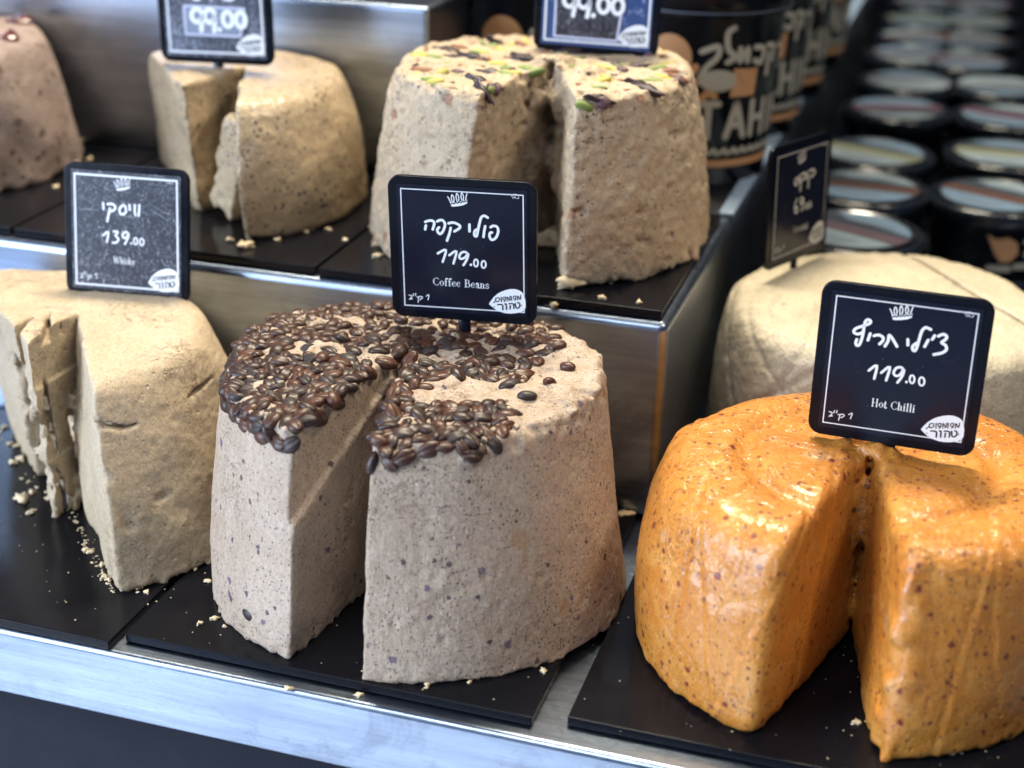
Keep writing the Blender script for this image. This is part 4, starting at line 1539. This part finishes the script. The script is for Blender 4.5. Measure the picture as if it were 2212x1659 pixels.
def wrap_part(name, strokes, fills, wd, mat, prof, parent, r_add=.0005, ang0=0.):
    """flat print laid round a bucket: x = arc length in metres from its front, y = height"""
    bm = bmesh.new()
    for s_ in strokes: ribbon(bm, s_, wd, 0)
    for f_ in fills: filled(bm, f_, 0)
    bmesh.ops.triangulate(bm, faces=bm.faces)
    bmesh.ops.subdivide_edges(bm, edges=[e for e in bm.edges if e.calc_length() > .006], cuts=3, use_grid_fill=False)
    for v_ in bm.verts:
        r_ = r_at(prof, v_.co.y) + r_add
        t = ang0 + v_.co.x / r_
        v_.co = Vector((r_ * math.sin(t), -r_ * math.cos(t), v_.co.y))
    me = bpy.data.meshes.new(name)
    bmesh.ops.recalc_face_normals(bm, faces=bm.faces)
    bm.to_mesh(me)
    bm.free()
    me.materials.append(mat)
    o = bpy.data.objects.new(name, me)
    C.objects.link(o)
    o.parent = parent
    return o


BLK = {'T': [[(0, 1), (.7, 1)], [(.35, 1), (.35, 0)]], 'A': [[(0, 0), (.35, 1), (.7, 0)], [(.13, .35), (.57, .35)]], 'H': [[(0, 0), (0, 1)], [(.6, 0), (.6, 1)], [(0, .5), (.6, .5)]],
       'I': [[(.1, 0), (.1, 1)]], 'N': [[(0, 0), (0, 1), (.6, 0), (.6, 1)]]}


def band(name, z0, z1, prof, mat, parent, add=.0006):
    seg = 64
    V, F = [], []
    for z in (z0, (z0 + z1) / 2, z1):
        for j in range(seg):
            t = 2 * math.pi * j / seg
            r_ = r_at(prof, z) + add
            V.append((r_ * math.cos(t), r_ * math.sin(t), z))
    for i in range(2):
        for j in range(seg): F.append((i * seg + j, i * seg + (j + 1) % seg, (i + 1) * seg + (j + 1) % seg, (i + 1) * seg + j))
    me = mesh_from(name, V, F)
    return link(name, me, mat, parent)


def bucket(loc, label, rz):
    e = empty('tahini_bucket', loc, label, 'bucket', 'black tahini buckets', rz)
    o = bpy.data.objects.new('bucket_body', bucket_me)
    C.objects.link(o)
    o.parent = e
    band('orange_band', .016, .0215, BP, M_orange, e)
    band('lid_seam', .1345, .1355, BP, M_greyink, e)
    st = []
    x = .006
    for ch in 'TAHINI':
        adv = {'I': .2, 'N': .6, 'H': .6, 'A': .7, 'T': .7}[ch]
        for s_ in BLK[ch]:
            for p, q in zip(s_, s_[1:]): st.append([(x + p[0] * .022, .040 + p[1] * .026), (x + q[0] * .022, .040 + q[1] * .026)])
        x += adv * .022 + .0075
    wrap_part('tahini_lettering', st, [], .0054, M_cream, BP, e)
    hb = [[(.006, .106), (.018, .110), (.018, .102), (.010, .094), (.004, .082)], [(.030, .124), (.025, .120), (.026, .108), (.032, .102), (.026, .098)], [(.036, .108), (.036, .098), (.043, .108), (.043, .098)],
          [(.050, .108), (.059, .106), (.057, .096), (.050, .098)], [(.064, .108), (.073, .106), (.072, .096)], [(.066, .102), (.065, .086)], [(.080, .106), (.088, .104), (.088, .088)]]
    wrap_part('hebrew_lettering', hb, [], .0046, M_cream, BP, e)
    wrap_part('small_lettering', [[(.008 + .0085 * k, .027), (.0115 + .0085 * k, .0300), (.0135 + .0085 * k, .0265)] for k in range(9)], [], .0034, M_cream, BP, e)
    wrap_part('oval_label', [], [ell(.020, .084, .015, .0085, 18)], .001, M_cream, BP, e, .0009)
    wrap_part('square_print', [], [[(.030, .071), (.052, .071), (.054, .092), (.032, .093)]], .001, M_orange, BP, e, .0005)
    wrap_part('swirl_print', [[(.007, .084), (.000, .080), (.000, .072), (.008, .070), (.012, .075), (.018, .072)]], [], .0050, M_orange, BP, e)
    wrap_part('round_print', [[(-.004, .086), (.002, .094)]], [ell(-.018, .100, .017, .018, 20)], .006, M_orange, BP, e)
    wrap_part('side_lettering', [[(-.030, .060), (-.016, .060), (-.028, .050), (-.014, .050)], [(-.030, .042), (-.014, .044)], [(-.030, .032), (-.018, .032)]], [], .005, M_cream, BP, e)
    return e


bx, by = -.046, .572
bucket((bx, by, T1), 'black tahini bucket nearest the pistachio halva, orange band at its foot', .12)
bucket((bx + .003, by + .002, T1 + BH), 'upper bucket stacked on the nearest tahini bucket, only its orange band showing', .12)
bucket((bx + .006, by + .150, T1), 'second tahini bucket in the row on the middle step', .02)
bucket((bx + .008, by + .152, T1 + BH), 'upper bucket on the second tahini bucket of the row', .3)
bucket((bx + .010, by + .300, T1), 'third tahini bucket in the row on the middle step', .02)
bucket((bx + .010, by + .300, T1 + BH), 'upper bucket on the third tahini bucket of the row', .3)
bucket((bx + .014, by + .450, T1), 'fourth tahini bucket, the farthest of the row', .3)
bucket((bx - .150, by + .020, T1), 'tahini bucket hidden mostly behind the pistachio halva and its sign', .3)
bucket((bx - .150, by + .020, T1 + BH), 'upper bucket behind the pistachio halva sign', .3)

# ------------------------------------------------------------------ tubs with labelled lids at the right
TH = .058
TP = [(.046, 0), (.0475, .0015), (.0520, TH - .014), (.0550, TH - .0135), (.0560, TH - .002), (.0545, TH), (.0525, TH), (.0515, TH - .002)]
tub_me = lathe('tub_body', TP, 40)
M_tub = simple_mat('black_tub', (.007, .010, .016), .25, coat=.5)
tub_me.materials.append(M_tub)
tub_me.polygons.foreach_set('use_smooth', [True] * len(tub_me.polygons))
M_lab = [simple_mat('pale_label', (.20, .255, .29), .4), simple_mat('bluish_label', (.12, .185, .26), .4)]
M_stripe = [simple_mat('mauve_stripe', (.08, .05, .065), .5), simple_mat('brown_stripe', (.07, .03, .02), .5), simple_mat('olive_stripe', (.15, .16, .10), .5),
            simple_mat('red_stripe', (.08, .03, .045), .5), simple_mat('grey_stripe', (.14, .15, .18), .5)]
M_labd = simple_mat('dark_label_field', (.035, .045, .06), .35)


def disc_part(name, pts, z, mat, parent):
    bm = bmesh.new()
    filled(bm, pts, z)
    return to_obj(name, bm, mat, parent)


def tub(x, y, z, k, label, rz):
    e = empty('tub', (x, y, z), label, 'tub', 'black tubs with labelled lids', rz)
    o = bpy.data.objects.new('tub_body', tub_me)
    C.objects.link(o)
    o.parent = e
    disc_part('lid_label', ell(0, 0, .046, .046, 32), TH + .0004, M_labd, e)
    lo_, hi_ = math.radians(10), math.radians(170)
    disc_part('pale_field', [(.044 * math.cos(lo_ + (hi_ - lo_) * i / 14), .044 * math.sin(lo_ + (hi_ - lo_) * i / 14)) for i in range(15)], TH + .0006, M_lab[k % 2], e)
    lo_, hi_ = math.radians(205), math.radians(325)
    disc_part('pale_field', [(.044 * math.cos(lo_ + (hi_ - lo_) * i / 12), .044 * math.sin(lo_ + (hi_ - lo_) * i / 12)) for i in range(13)], TH + .0006, M_lab[(k + 1) % 2], e)
    r_ = .0455
    a0 = [(-.045, .006), (.045, .016), (.044, -.002), (-.045, -.012)]
    disc_part('lid_stripe', a0, TH + .0008, M_stripe[k % 5], e)
    bm = bmesh.new()
    for s in range(3):
        ribbon(bm, [(-.02 + .003 * s, .022 + .007 * s), (.018 - .004 * s, .025 + .007 * s)], .0028, TH + .0008)
    to_obj('lid_lettering', bm, M_greyink, e)
    bm = bmesh.new()
    ribbon(bm, [(-.02, -.026), (.02, -.020)], .005, TH + .0009)
    to_obj('lid_line', bm, M_greyink, e)
    wrap_part('side_print', [[(-.02, .018), (-.008, .020)], [(-.002, .018), (.012, .020)], [(.018, .018), (.026, .020)]], [ell(-.036, .020, .007, .008, 10)], .006, M_cream, TP, e)
    return e


ords = ['nearest', 'second', 'third', 'fourth', 'fifth', 'sixth', 'seventh', 'eighth', 'ninth', 'tenth', 'eleventh', 'twelfth']
LEFT = [(1842, 500), (1868, 405), (1888, 331), (1938, 236), (1962, 177), (1970, 119), (1985, 82), (1992, 44), (2002, 6), (2006, -30)]
RIGHT = [(2150, 425), (2172, 334), (2176, 252), (2160, 187), (2088, 132), (2100, 88), (2108, 46), (2112, 8)]
ztop = -.012 + 2 * TH
rots = [2.6, 3.0, 2.7, .2, 3.3, .1, .4, 3., .1, .5]
for row, lst in (('left', LEFT), ('right', RIGHT)):
    last = None
    for k, (px, py) in enumerate(lst):
        p = pix(px, py, ztop)
        if last is not None and math.hypot(p[0] - last[0], p[1] - last[1]) < .115:
            p = (p[0], last[1] + .115)
        last = p
        tub(p[0], p[1], -.0115, 0, f'bottom tub of the {ords[k]} stack in the {row} row of tubs', .2)
        tt = tub(p[0], p[1], -.0115 + TH + .0005, k + (0 if row == 'left' else 1), f'black tub with labelled lid, on top of the {ords[k]} stack in the {row} row', rots[k])
        if row == 'right' and k == 0:
            tt['label'] = 'black tub with an orange drop printed on its side, nearest in the right row'
            az = -rots[k] + .25
            wrap_part('drop_print', [], [[(-.016, .040), (-.008, .036), (.002, .038), (.010, .033), (.012, .024), (.006, .016), (-.002, .016), (-.008, .024)]], .001, M_orange, TP, tt, .0009, az)
            wrap_part('bold_lettering', [[(.018, .034), (.028, .034), (.020, .022), (.030, .022)], [(.036, .036), (.036, .020)], [(-.010, .010), (.006, .010)], [(.012, .012), (.030, .011)]], [], .0058, M_cream, TP, tt, .0009, az)
# dark cabinet at the far right
x0 = pix(2104, 132, ztop)[0] + .062
yf = pix(2160, 187, ztop)[1] + .062
db = link('tall_cabinet', box_mesh('tall_cabinet', x0, 1.1, yf, 2.8, -.011, .75, .004), M_blackd)
tag(db, 'tall black cabinet behind the right row of tubs', 'cabinet')
